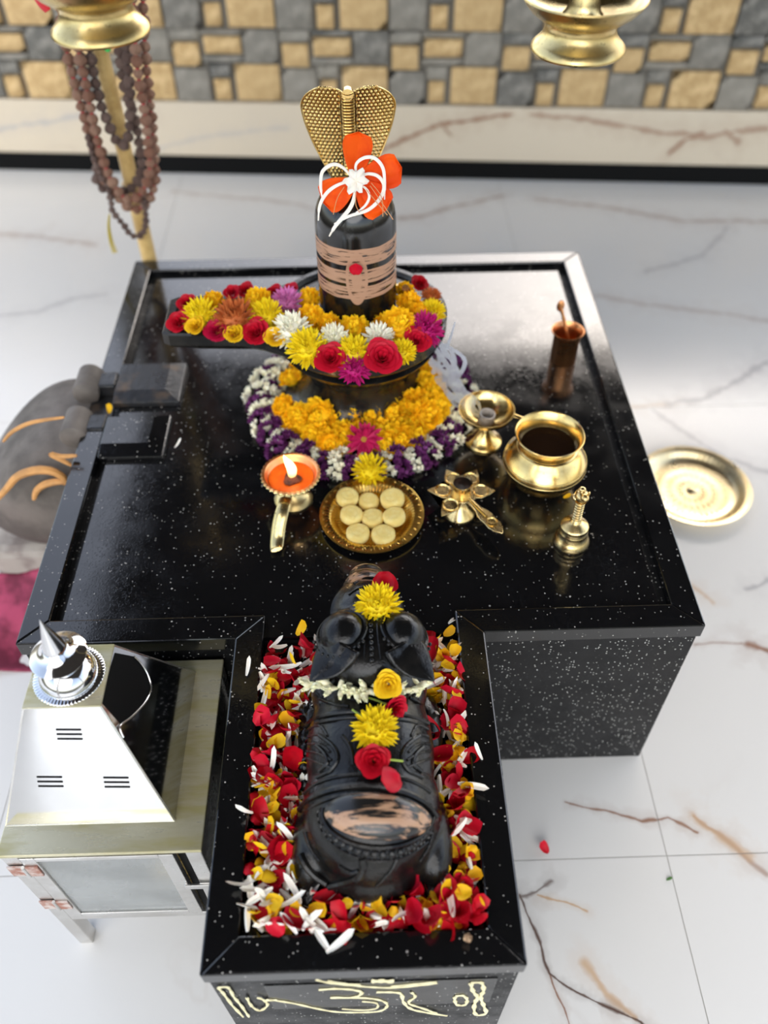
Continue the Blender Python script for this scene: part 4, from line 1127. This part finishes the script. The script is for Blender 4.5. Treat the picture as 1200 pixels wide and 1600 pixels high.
BV = BVHTree.FromPolygons([tuple(BM @ v.co) for v in me.vertices], [tuple(p.vertices) for p in me.polygons]); ev.to_mesh_clear()
def hit(u, v):
    h, n, _, _ = BV.ray_cast(CAM, ray(u, v).normalized())
    return (h, n) if h else (at(u, v, .5), Vector((0, 0, 1)))
def band(pxs, w, name, flat=.7, n=6, mat='bull', out=.3):
    P = [hit(u, v) for u, v in pxs]
    pts = smooth_path([p + q * w * out for p, q in P], n)
    return MB().tube(pts, w, 8).obj(name, MT[mat], bu)
# horn bosses with rings, ears, forehead beads
for s, (u, v) in ((-1, (533, 986)), (1, (633, 986))):
    p, n = hit(u, v); n = (n + Vector((s * .15, .1, .5))).normalized()
    F = frame(p - n * .006, n)
    boss = MB().ball((0, 0, 0), (.031, .031, .027), 28, 16, M=F).obj('horn_boss', MT['bull'], bu)
    MB().tube([F @ Vector((.033 * math.cos(a), .033 * math.sin(a), .004)) for a in [2 * PI * i / 40 for i in range(40)]], .0030, 8, closed=True).obj('boss_ring', MT['bull'], boss)
    for k in range(11):
        a = (.0 if s > 0 else PI) + PI + (k - 5) * .23
        b = F @ Vector((.0385 * math.cos(a), .0385 * math.sin(a), .004))
        MB().ball(b, .0027, 8, 6).obj('bead', MT['bull'], boss)
    # ear: pointed leaf sweeping back and out
    def ear_pt(u, v, z, lift=.0):
        p = at(u, v, z); d = (p - CAM).normalized(); h, n_, _, dist = BV.ray_cast(CAM, d)
        L = (p - CAM).length
        if h is not None: L = min(L, dist - .004)
        return CAM + d * (L - lift)
    mx = lambda u: u if s < 0 else 1163 - u
    outer = smooth_path([Vector((mx(u), v, z)) for u, v, z in ((512, 992, .598), (500, 1008, .598), (491, 1034, .592), (486, 1064, .584))], 4)
    inner = smooth_path([Vector((mx(u), v, z)) for u, v, z in ((562, 1020, .606), (548, 1040, .602), (524, 1058, .594), (486, 1064, .584))], 4)
    e = MB(); NE = len(outer)
    def efn(a, b):
        i = min(NE - 1, int(round(b * (NE - 1)))); o, q = outer[i], inner[i]; w = o.lerp(q, a)
        bul = .009 * math.sin(PI * a) * (1 - b) - .004 * math.exp(-((a - .62) / .13) ** 2) * (1 - b) + (.003 if a > .84 else 0) * (1 - b)
        return ear_pt(w.x, w.y, w.z, bul)
    e.grid(efn, 13, NE); e.obj('ear', MT['bull'], bu, solid=.007)
for k, v in enumerate((978, 987, 996, 1005, 1014, 1023, 1032)):
    p, n = hit(579 + k * .3, v); MB().ball(p + n * .001, .0038, 10, 7).obj('bead', MT['bull'], bu)
for du in (-10, 10): band([(579 + du, 972), (580 + du, 990), (581 + du * 1.1, 1010), (582 + du * 1.3, 1030)], .0013, 'forehead_ridge')
band([(553, 912), (565, 905), (580, 903), (594, 905), (606, 910)], .0016, 'nose_band'); band([(545, 930), (560, 920), (580, 917), (602, 920), (616, 932)], .0016, 'nose_band')
# harness ridges over the back
band([(478, 1135), (500, 1120), (540, 1113), (590, 1112), (635, 1117), (668, 1130)], .0034, 'back_strap')
band([(478, 1143), (500, 1129), (540, 1122), (590, 1121), (635, 1126), (668, 1139)], .0022, 'back_strap')
band([(470, 1265), (490, 1245), (530, 1232), (580, 1228), (630, 1238), (665, 1256), (680, 1275)], .0044, 'saddle_edge')
band([(470, 1278), (495, 1256), (535, 1243), (585, 1240), (630, 1250), (660, 1266), (676, 1285)], .0026, 'saddle_edge')
band([(476, 1240), (500, 1222), (540, 1212), (585, 1210), (635, 1218), (672, 1238)], .0024, 'saddle_edge')
for s, pts in ((0, [(500, 1150), (520, 1165), (528, 1185), (515, 1205), (495, 1215)]), (0, [(495, 1165), (508, 1178), (512, 1192), (500, 1205)]), (1, [(655, 1150), (635, 1165), (628, 1185), (640, 1205), (660, 1215)]), (1, [(660, 1168), (648, 1180), (646, 1194), (658, 1206)]), (0, [(535, 1150), (548, 1170), (552, 1195)])):
    band(pts, .0028, 'saddle_scroll')
for k in range(5):
    d = k * 7
    band([(484 - k, 1140 + d * 1.6), (500, 1134 + d * 2.1), (512 + k * 2, 1150 + d * 1.8)], .0020, 'cloth_fold')
    band([(668 + k, 1140 + d * 1.6), (652, 1134 + d * 2.1), (642 - k * 2, 1150 + d * 1.8)], .0020, 'cloth_fold')
for pts in ([(545, 1090), (560, 1096), (580, 1098), (600, 1096)], [(500, 1092), (520, 1100), (545, 1104)], [(560, 1205), (575, 1212), (600, 1214)], [(640, 1090), (655, 1098), (668, 1110)], [(478, 1300), (486, 1325), (500, 1345)], [(676, 1300), (668, 1325), (655, 1345)], [(530, 1352), (548, 1362), (560, 1360)]):
    band(pts, .0022, 'cloth_fold')
# raised cushion smeared with sandal paste, its bead fringe
pc, nc = hit(592, 1276)
def cush(a, b):
    an = a * 2 * PI; rr = math.sin(b * PI / 2)
    u = 590 + 84 * rr * math.cos(an); v = 1276 + 37 * rr * math.sin(an) + 7 * rr * math.cos(an)
    p, n = hit(u, v); return p + n * (.0095 * math.sqrt(max(0, 1 - rr ** 2)) * 1. + .0005 - .004 * (rr > .98))
MB().grid(cush, 48, 12, closed_u=True).obj('paste_cushion', MT['hump'], bu)
band([(506, 1262), (506, 1278), (516, 1296), (538, 1312), (565, 1321), (595, 1324), (625, 1320), (650, 1310), (668, 1294), (676, 1276)], .0030, 'cushion_rim')
fr = smooth_path([Vector((u, v, 0)) for u, v in [(502, 1272), (508, 1294), (524, 1312), (546, 1325), (572, 1334), (600, 1336), (628, 1331), (652, 1318), (668, 1302)]], 4)
for k in range(0, len(fr), 2):
    p, n = hit(fr[k].x, fr[k].y); F = frame(p, n)
    MB().lathe([(.0062, -.002), (.0068, .001), (.0055, .0028), (.0042, .0016), (.003, .0022), (0, .0032)], 16, M=F).obj('fringe_disc', MT['bull'], bu)
band([(500, 1285), (512, 1308), (532, 1326), (556, 1338), (585, 1345), (615, 1343), (645, 1332), (668, 1315)], .0016, 'fringe_edge')
band([(566, 1340), (568, 1356), (560, 1370), (540, 1378), (515, 1384)], .0048, 'tail')
band([(620, 1342), (612, 1358), (600, 1372), (588, 1384)], .0022, 'haunch_crease')
band([(470, 1335), (478, 1352), (492, 1368), (512, 1380)], .0046, 'haunch_strap')
for v in (1112, 1150, 1172, 1196, 1222): 
    p = at(478, v, .452); MB().ball(p, (.011, .014, .012), 12, 8).obj('side_bell', MT['bull'], bu)

# blooms laid along the bull
def on_bull(u, v, lift=.0): p, n = hit(u, v); return p + n * lift, n
def stemmed(kind, u, v, r, sdir, slen, label, nrm=None):
    p, n = on_bull(u, v, .002)
    nm, cat = FNAME[kind]
    t = thing(nm, label, cat, p)
    F = frame((0, 0, 0), nrm or (n + Vector((0, -.2, 0))), 1.0, r); _cnt[0] += 1
    place('bloom', FM[kind, _cnt[0] % 3], F, parent=t)
    if slen:
        q = Vector(sdir); MB().tube(smooth_path([p + Vector((0, 0, .004)), p + q * slen * .5 + Vector((0, 0, .003)), p + q * slen + Vector((0, 0, -.002))], 4), .0014, 6).obj('stem', MT['green_stem'], t)
stemmed('yellowmum', 590, 951, .029, (-.05, -.80, .1), .042, 'lemon chrysanthemum with its stem down on the bull\'s brow', nrm=(0, -.35, 1))
stemmed('yellowmum', 586, 1142, .027, (-.7, .7, .1), .040, 'lemon chrysanthemum on the middle of the bull\'s back')
stemmed('rose', 583, 1190, .021, (1, .0, 0), .036, 'full red rose with a short stem on the bull\'s back')
stemmed('rose', 612, 1108, .019, (-.8, .35, .1), .052, 'red rose lying on the bull\'s shoulder beside the jasmine string', nrm=(.6, -.6, .5))
p, n = on_bull(602, 1060, .010)
flower('yellowrose', p, .017, (0, -.6, .8), 'round yellow rose head tucked into the jasmine string')
p, n = on_bull(598, 920, .008)
petal_thing('rose_petal', MT['red'], p + Vector((0, 0, .004)), (0, -.7, .7), .030, .036, -PI / 2, 'large red petal above the chrysanthemum on the bull\'s muzzle', cup=.3, curl=.6)
p, n = on_bull(608, 1224, .005)
petal_thing('rose_petal', MT['red'], p, n, .027, .033, PI / 2 + .3, 'large red petal below the rose on the bull\'s back', cup=.15, curl=.3)
jg = thing('jasmine_string', 'string of cream jasmine buds across the bull\'s neck', 'garland', at(580, 1078, .56))
bud = MB()
bud.lathe([(0, 0), (.0022, .001), (.0028, .004), (.0042, .009), (.0045, .013), (.0030, .018), (0, .021)], 10)
for k in range(4): petal_at(bud, petal(.014, .007, .2, .9, tip=.6), Matrix.Translation((0, 0, .008)) @ Matrix.Rotation(k * PI / 2, 4, 'Z') @ Matrix.Rotation(-1.0, 4, 'Y'), 3, 4)
bud_me = bud.mesh('jasmine_bud', MT['jasmine'])
rn = random.Random(3)
jp = smooth_path([Vector((u, v, 0)) for u, v in [(486, 1072), (510, 1070), (535, 1078), (560, 1080), (585, 1076), (610, 1082), (635, 1080), (660, 1072)]], 6)
cord = []
for k, q in enumerate(jp):
    p, n = on_bull(q.x, q.y, .004)
    if k < 3 or k > len(jp) - 4: p = at(q.x, q.y, .535)
    cord.append(p)
    for w in range(2 if k % 2 else 1):
        d = (n * .5 + Vector((rn.uniform(-.8, .8), rn.uniform(-1, .5), rn.uniform(-.1, .5)))).normalized()
        place('jasmine_bud', bud_me, jg.matrix_basis.inverted() @ frame(p + Vector((0, 0, .002)), d, rn.uniform(0, 6), rn.uniform(.75, 1.05)), parent=jg)
MB().tube(cord, .0012, 6).obj('cord', MT['leaf'], jg)

# ------------------------------------------------------------------ strewn petals in the trough
def strewn_mesh(kind, s):
    rnd = random.Random(100 + s)
    if kind == 'red': f, nu, nv, L = petal(.024 + .003 * s, .024, .30 + .08 * s, .5 + .15 * s, tip=.6, base=.35), 5, 6, .024
    elif kind == 'yellow': f, nu, nv, L = petal(.018 + .002 * s, .017, .28, .5 + .25 * s, tip=.6, base=.35), 5, 6, .018
    else: f, nu, nv, L = petal(.028 + .003 * s, .0080, .35, -.4 + .5 * s, tip=.7, base=.4), 3, 7, .028
    m = MB().grid(f, nu, nv); m.v = [(x - L / 2, y, z) for x, y, z in m.v]
    return m.mesh(kind + '_petal', MT[{'red': 'red', 'yellow': 'yellow', 'white': 'white_pale'}[kind]])
SM = {(k, s): strewn_mesh(k, s) for k in ('red', 'yellow', 'white') for s in range(4)}
PL = {'red': ('rose_petal', 'loose red rose petal strewn in the trough around the bull', 'red petals strewn in the trough'),
      'yellow': ('marigold_petal', 'loose yellow petal strewn in the trough around the bull', 'yellow petals strewn in the trough'),
      'white': ('chrysanthemum_petal', 'loose slender white petal strewn in the trough around the bull', 'white petals strewn in the trough')}
rn = random.Random(11)
def strew(kind, x, y, z, s=None):
    nm, lab, grp = PL[kind]
    where = 'behind the bull\'s rump' if y < -.37 else ('left of the bull' if x < CX else 'right of the bull')
    if y > -.08: where = ('left' if x < CX else 'right') + ' of the bull\'s chest'
    lab = lab.replace('around the bull', where); grp = grp.replace('in the trough', where)
    M = Matrix.Translation((x, y, z)) @ Matrix.Rotation(rn.uniform(0, 6.28), 4, 'Z') @ Matrix.Rotation(rn.gauss(0, .35), 4, 'X') @ Matrix.Rotation(rn.gauss(0, .35), 4, 'Y') @ Matrix.Scale(rn.uniform(.8, 1.15), 4)
    if rn.random() < .35: M = M @ Matrix.Rotation(PI, 4, 'X')
    place(nm, SM[kind, rn.randrange(4)], M, lab, 'petal', grp)
x0, x1, y0 = XL + RW + .006, XR - RW - .006, TL + RW + .006
def inside_bull(x, y):
    hx = .086 if y < -.10 else .07
    if y < -.28: hx = .090 * math.sqrt(max(0, 1 - ((y + .28) / .108) ** 2))
    return abs(x - CX) < hx and y > -.39
cnt = {'red': 0, 'yellow': 0, 'white': 0}
tries = 0
while sum(cnt.values()) < 860 and tries < 20000:
    tries += 1
    x = rn.uniform(x0, x1); y = rn.uniform(y0, -.012)
    if inside_bull(x, y): continue
    if y > -.05 and rn.random() < .45: continue
    left = x < 0
    if y < -.34 and x < -.06: w = (.16, .16, .68)
    elif y < -.37: w = (.52, .28, .20)
    elif left: w = (.33, .24, .43)
    elif y < -.24: w = (.22, .36, .42)
    else: w = (.20, .38, .42)
    lay = sum(cnt.values()) / 860; wf = .35 + 2.0 * lay * lay; w = (w[0], w[1], w[2] * wf); tot = sum(w); w = tuple(q / tot for q in w)
    r = rn.random(); k = 'red' if r < w[0] else ('yellow' if r < w[0] + w[1] else 'white')
    if cnt[k] >= (299 if k == 'white' else 290): continue
    cnt[k] += 1
    layer = sum(cnt.values()) / 860
    z = ZT + .010 + .026 * layer + rn.uniform(-.003, .004) - (.012 * max(0, (y + .05) / .05) if y > -.05 else 0)
    strew(k, x, y, z)
# strays
def stray(kind, u, v, z, label, spin=0, s=1.0):
    nm = PL[kind][0]; p = at(u, v, z + .003)
    place(nm, SM[kind, (u + v) % 4], Matrix.Translation(p) @ Matrix.Rotation(spin, 4, 'Z') @ Matrix.Scale(s, 4), label, 'petal')
stray('yellow', 471, 988, ZP, 'yellow petal alone on the granite left of the bull\'s head', .6)
stray('yellow', 702, 991, ZP, 'round yellow petal alone on the granite right of the bull\'s head', .2)
stray('white', 388, 1046, H, 'white petal on the left trough rim near the altar', 1.4, .8)
stray('white', 748, 1178, H, 'white petal on the right trough rim', 2.0, .7)
stray('white', 708, 968, ZP, 'white petal where the right trough rim meets the altar', .8, .8)
stray('white', 530, 1476, H, 'pair-like white petal lying on the front trough rim', .5, 1.2)
stray('white', 505, 1472, H, 'white petal on the front trough rim, left of the larger one', 2.2, 1.0)
stray('white', 278, 696, ZP, 'white petal on the granite beside the near drain block', .9, .6)
stray('white', 178, 714, ZP, 'tiny pale petal at the corner of the near drain block', .1, .5)
stray('yellow', 172, 643, ZG + .006, 'pale yellow petal in the drain channel', 1.5, .7)
stray('red', 850, 1328, 0, 'single red petal on the white floor right of the trough', 2.4, .75)
p = at(730, 1470, H + .008)
dry = thing('dried_bud', 'shrivelled brown bloom on the front right corner of the trough', 'flower', p)
for k in range(7):
    mm = MB().grid(petal(.012, .010, .4, 1.2, tip=.6), 4, 5); mm.obj('petal', MT['dry'], dry, local=True).matrix_basis = rot(rz=k * .9) @ rot(ry=-.4 - .08 * k)
p = at(1041, 1375, .002)
tag(MB().grid(petal(.012, .005, .2, .2), 4, 6, Matrix.Translation(p) @ rot(rz=.3)).obj('leaf_scrap', MT['leaf'], solid=.0005), 'tiny green leaf scrap on the white floor', 'leaf')

# ------------------------------------------------------------------ stainless steel lamp housing
cx0, cx1, cy0, cy1, cz = -.485, -.219, -.298, -.006, .397
sc_ = thing('steel_lamp_cabinet', 'stainless steel glazed cabinet with a vented pyramid hood and finial', 'lamp cabinet', ((cx0 + cx1) / 2, (cy0 + cy1) / 2, 0))
SW, SF, ST = MT['steel_olive_reflect'], MT['steel_frame'], MT['steel']
t_ = .022; zb = .125
for x in (cx0, cx1 - t_):
    for y in (cy0, cy1 - t_):
        MB().box(x, x + t_, y, y + t_, 0, cz - .006).obj('leg', SF, sc_, False, .0015)
MB().box(cx0 - .002, cx1 + .002, cy0 - .002, cy1 + .001, cz - .007, cz).obj('top_plate', SW, sc_, False, .0015)
MB().box(cx0 + t_, cx1 - t_, cy0, cy0 + .012, zb, zb + .016).obj('bottom_rail', SF, sc_, False, .001)
MB().box(cx0 + .002, cx1 - .002, cy0 + .004, cy1 - .002, zb - .006, zb).obj('floor_plate', SF, sc_, False, .001)
MB().box(cx0 + .003, cx0 + .006, cy0 + t_, cy1 - t_, zb, cz - .007).obj('side_panel', SF, sc_, False)
MB().box(cx1 - .006, cx1 - .003, cy0 + t_, cy1 - t_, zb, cz - .007).obj('side_panel', SF, sc_, False)
MB().box(cx0 + t_, cx1 - t_, cy1 - .008, cy1 - .005, zb, cz - .007).obj('back_panel', SF, sc_, False)
dx0, dx1, dz0, dz1 = cx0 + t_ + .002, cx1 - t_ - .016, zb + .020, cz - .012
dr = bpy.data.objects.new('door', None); COL.objects.link(dr); dr.parent = sc_
def dpart(name, x0, x1, z0, z1, mat, y0=cy0 - .002, y1=cy0 + .008):
    MB().box(x0, x1, y0, y1, z0, z1).obj(name, mat, dr, False, .001)
fw = .020
dpart('stile', dx0, dx0 + fw, dz0, dz1, SF); dpart('stile', dx1 - fw, dx1, dz0, dz1, SF)
dpart('rail', dx0 + fw, dx1 - fw, dz0, dz0 + fw * .6, SF); dpart('rail', dx0 + fw, dx1 - fw, dz1 - fw * .5, dz1, SF)
dpart('glass_pane', dx0 + fw, dx1 - fw, dz0 + fw * .6, dz1 - fw * .5, MT['glass'], cy0 + .001, cy0 + .004)
MB().box(dx1 - .004, cx1, cy0 - .006, cy0 - .002, .262, .276).obj('latch_bar', SF, sc_, False, .001)
MB().box(dx1, cx1 - t_, cy0 + .010, cy0 + .012, zb, cz - .008).obj('dark_gap', MT['black'], sc_, False)
for zz in (.345, .205):
    h = bpy.data.objects.new('hinge', None); COL.objects.link(h); h.parent = sc_
    MB().box(dx0 - .024, dx0 - .003, cy0 - .0035, cy0 - .001, zz - .016, zz + .016).obj('leaf_plate', MT['rust'], h, False, .0006)
    MB().box(dx0 + .000, dx0 + .018, cy0 - .0045, cy0 - .002, zz - .016, zz + .016).obj('leaf_plate', MT['rust'], h, False, .0006)
    MB().tube([(dx0 - .0015, cy0 - .004, zz - .017), (dx0 - .0015, cy0 - .004, zz + .017)], .0026, 8).obj('pin', MT['steel_frame'], h)
# hood
hx0, hx1, hy0, hy1 = -.486 + .001, -.258, -.258, -.028
tx0, tx1, ty0, ty1, tz = -.421, -.325, -.186, -.097, .580
b4 = [Vector((hx0, hy0, cz)), Vector((hx1, hy0, cz)), Vector((hx1, hy1, cz)), Vector((hx0, hy1, cz))]
t4 = [Vector((tx0, ty0, tz)), Vector((tx1, ty0, tz)), Vector((tx1, ty1, tz)), Vector((tx0, ty1, tz))]
def sheet(name, a, b, mat):
    MB().add([b4[a], b4[b], t4[b], t4[a]], [(0, 1, 2, 3)]).obj(name, mat, sc_, False, solid=.0016)
sheet('hood_front', 0, 1, ST); sheet('hood_side', 1, 2, ST); sheet('hood_back', 2, 3, ST); sheet('hood_side', 3, 0, ST)
MB().box(tx0 - .001, tx1 + .001, ty0 - .001, ty1 + .001, tz, tz + .003).obj('hood_top', SW, sc_, False, .0008)
for a, b in ((0, 0), (1, 1), (2, 2), (3, 3)):
    MB().tube([b4[a], t4[b]], .0016, 6).obj('hood_seam', SF, sc_)
MB().tube([b4[0], b4[1]], .0016, 6).obj('hood_hem', SF, sc_); MB().tube([t4[0], t4[1]], .0014, 6).obj('hood_hem', SF, sc_)
fn_ = (b4[1] - b4[0]).cross(t4[0] - b4[0]).normalized()
if fn_.y > 0: fn_ = -fn_
for gx, gy, n in ((87, 1140, 3), (57, 1214, 3), (161, 1215, 3)):
    for k in range(3):
        a = on_plane(gx + k * 1.2, gy + k * 7.2, b4[0] + fn_ * .001, fn_); b = on_plane(gx + 40 + k * 1.2, gy + k * 7.2 + .2, b4[0] + fn_ * .001, fn_)
        MB().tube([a, a.lerp(b, .02), a.lerp(b, .98), b], [.0006, .0016, .0016, .0006], 8, flat=.35, up=fn_).obj('vent_slot', MT['black'], sc_)
# flat black patch and a thin raised curved strip on the right-hand hood sheet
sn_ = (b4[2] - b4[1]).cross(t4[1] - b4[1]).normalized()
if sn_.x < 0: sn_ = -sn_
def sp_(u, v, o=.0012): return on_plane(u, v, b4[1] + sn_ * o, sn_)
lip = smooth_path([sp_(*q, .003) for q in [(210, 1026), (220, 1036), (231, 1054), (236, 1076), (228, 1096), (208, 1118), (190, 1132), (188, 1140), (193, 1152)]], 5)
MB().tube(lip, .0014, 6).obj('curved_strip', SF, sc_)
patch_pts = [sp_(*q) for q in [(210, 1026), (220, 1036), (231, 1054), (236, 1076), (228, 1096), (208, 1118), (190, 1132), (172, 1112), (160, 1098), (168, 1058), (180, 1020)]]
MB().add(patch_pts, [tuple(range(len(patch_pts)))]).obj('dark_patch', MT['black'], sc_, False, solid=.0006)
# finial
fc = Vector(((tx0 + tx1) / 2, (ty0 + ty1) / 2, tz + .003))
fi = bpy.data.objects.new('finial', None); COL.objects.link(fi); fi.parent = sc_
lathe_part('lower_disc', [(.0, 0), (.044, 0), (.0450, .001), (.044, .002), (.037, .003), (.036, .010), (.031, .020), (.022, .028), (.016, .031), (0, .031)], ST, fi, fc, 300, mod=lambda r, z, a, k: (r + (.0006 * math.cos(a * 60) if k in (1, 2, 3) else 0), z))
lathe_part('upper_disc', [(.014, .028), (.018, .034), (.031, .042), (.0345, .046), (.0350, .048), (.033, .0495), (.026, .053), (.020, .057), (.017, .062), (.0150, .064), (0, .064)], ST, fi, fc, 64)
lathe_part('cone', [(.0, .060), (.0145, .060), (.0150, .063), (.0135, .068), (.0005, .122), (0, .1222)], ST, fi, fc, 48)
bo = Vector(((cx0 + cx1) / 2 + .02, -.15, zb))
bw_ = thing('brass_bowl', 'brass bowl dimly seen behind the dusty glass of the steel cabinet', 'bowl', bo)
lathe_part('bowl', [(0, 0), (.03, 0), (.06, .03), (.075, .06), (.078, .061), (.075, .057), (.055, .03), (0, .01)], MT['brass'], bw_, bo)
lathe_part('foot_ring', [(.028, .0), (.032, .0), (.032, .004), (.028, .004)], MT['brass'], bw_, bo)

# ------------------------------------------------------------------ staff, prayer beads, hanging lamps
SX, SY = -.500, 1.100
st = thing('wooden_staff', 'upright bamboo staff behind the altar corner hung with bead strings', 'staff', (SX, SY, 0))
MB().tube([(SX, SY, 0), (SX, SY, .4), (SX + .002, SY, .8), (SX - .002, SY, 1.2), (SX, SY, 1.55)], [.018, .0175, .0165, .016, .015], 16).obj('pole', MT['wood'], st)
for z in (.30, .62, .95, 1.25): MB().tube([(SX + .0195 * math.cos(a), SY + .0195 * math.sin(a), z) for a in [2 * PI * i / 24 for i in range(24)]], .0022, 6, closed=True).obj('node_ring', MT['wood'], st)
MB().tube([(SX - .10, SY - .03, 1.46), (SX, SY - .03, 1.46), (SX + .10, SY - .03, 1.46)], .008, 10).obj('cross_peg', MT['wood'], st)
pg = at_y(168, 76, SY - .022); MB().ball(pg, .0065, 12, 8).obj('green_stud', MT['green'], st)
bead0 = {}
for key, matn in (('bead', 'bead'), ('bead_dark', 'bead_dark')):
    bm_ = MB().lathe([(0, -1), (.35, -.93), (.75, -.62), (1, -.1), (1, .15), (.75, .65), (.35, .93), (0, 1)], 12, mod=lambda r, z, a, k: (r * (1 + .09 * math.cos(a * 5)), z))
    bead0[key] = bm_.mesh('bead', MT[matn])
def mala(pxs, yp, r, key, thread, label, ybulge=0.):
    P0 = [at_y(u, v, yp + ybulge * math.sin(i)) for i, (u, v) in enumerate(pxs)]
    P = smooth_path(P0, 14)
    t = thing('prayer_bead_string', label, 'prayer beads', P0[0], group='prayer bead strings on the staff')
    acc = 0; last = P[0]; step = r * 1.85; nxt = 0; k = 0
    for i in range(1, len(P)):
        seg = (P[i] - P[i - 1]); L = seg.length
        while nxt <= acc + L:
            q = P[i - 1] + seg * ((nxt - acc) / L)
            place('bead', bead0[key], Matrix.Translation(-P0[0]) @ frame(q, seg, k * .8, r * (.92 + .1 * math.sin(k * 2.3))), parent=t); k += 1; nxt += step
        acc += L
    MB().tube(P, r * .32, 6).obj('thread', MT[thread], t)
    return t
yb = SY - .04
mala([(88, -30), (103, 70), (122, 150), (140, 210), (158, 268), (178, 300), (205, 326), (228, 318), (242, 280), (238, 200), (228, 100), (222, -30)], yb, .0122, 'bead', 'thread_red', 'outermost string of reddish prayer beads on red thread')
mala([(108, -30), (122, 75), (134, 130), (146, 190), (160, 245), (176, 285), (200, 312), (222, 300), (234, 262), (228, 190), (214, 100), (206, -30)], yb - .02, .0122, 'bead', 'thread_red', 'inner string of large reddish prayer beads nearest the camera')
mala([(126, -30), (140, 80), (154, 150), (168, 190), (186, 226), (200, 215), (204, 160), (200, 100), (196, -30)], yb - .004, .0122, 'bead_dark', 'thread_dark', 'short string of dark beads looping in front of the staff', )
mala([(112, -30), (128, 100), (138, 180), (150, 240), (152, 280), (165, 296), (196, 300), (220, 270), (214, 200), (190, 110), (184, -30)], yb + .012, .0122, 'bead_dark', 'thread_dark', 'string of dark beads behind the reddish strings')
mala([(138, 215), (148, 250), (160, 278), (168, 290), (174, 318), (176, 330), (192, 350), (206, 368), (222, 366), (228, 345), (226, 320), (220, 290)], yb - .012, .0080, 'bead_dark', 'thread_dark', 'thin string of small dark beads hanging lowest')
tp = smooth_path([at_y(u, v, yb - .014) for u, v in [(171, 335), (170, 355), (174, 378), (180, 395)]], 4)
ty_ = thing('thread_tassel', 'yellow thread tassel hanging from the lowest bead string', 'tassel', tp[0])
for dx in (-.002, 0, .002): MB().tube([p + Vector((dx * i / 6, dx, 0)) for i, p in enumerate(tp)], .0016, 5).obj('strand', MT['thread_yellow'], ty_)

def hanging_lamp(foot_u, foot_v, S, label, parts):
    d = ray(foot_u, foot_v); base = CAM + d * (FPX / S)
    t = thing('hanging_lamp', label, 'hanging lamp', base)
    k = 1.0
    lathe_part('flared_foot', [(0, .001), (.052, .001), (.0585, .0005), (.060, .003), (.0592, .007), (.054, .012), (.048, .018), (.0445, .025), (.0440, .032), (.047, .037), (.052, .040), (0, .040)], MT['brass_old'], t, base, 64)
    lathe_part('bowl', [(.044, .036), (.054, .039), (.064, .046), (.0735, .056), (.0755, .060), (.0775, .062), (.0765, .064), (.0715, .062), (.060, .049), (.036, .043), (0, .042)], MT['brass_old'], t, base, 72)
    lathe_part('stem', [(.0, .041), (.026, .042), (.022, .046), (.019, .055), (.0165, .085), (.013, .115), (.010, .130), (.012, .158), (0, .160)], MT['brass_pale'], t, base, 32)
    for i in range(46):
        z = base.z + .160 + i * .032
        if z > 2.95: break
        F = Matrix.Translation((base.x, base.y, z + .018)) @ Matrix.Rotation(PI / 2 * (i % 2), 4, 'Z') @ Matrix.Rotation(PI / 2, 4, 'X')
        MB().tube([F @ Vector((.009 * math.cos(a), .020 * math.sin(a), 0)) for a in [2 * PI * q / 14 for q in range(14)]], .0022, 6, closed=True).obj('chain_link', MT['brass_old'], t)
    return t, base
hl1, hb1 = hanging_lamp(902, 79, 1225, 'hanging brass lamp with open bowl at the upper right', 0)
hl2, hb2 = hanging_lamp(159, 52, 1270, 'hanging brass lamp foot at the upper left before the bead strings', 0)
rc = smooth_path([hb2 + Vector(q) for q in [(-.050, .03, .075), (-.062, .02, .055), (-.066, .01, .040), (-.060, .005, .024)]], 5)
tag(MB().tube(rc, [.006 + .008 * math.sin(PI * i / (len(rc) - 1)) for i in range(len(rc))], 10, flat=.4).obj('red_ribbon', MT['red_cloth']), 'scrap of red cloth tucked against the left hanging lamp', 'ribbon')
# beam above that carries the hanging lamps, out of frame
bmz = MB().box(-1.45, 3.4, .36, .56, 2.92, 3.0).obj('trim_6', MT['ceiling'], smooth=False); tag(bmz, 'dark beam carrying the hanging lamps', kind='structure')
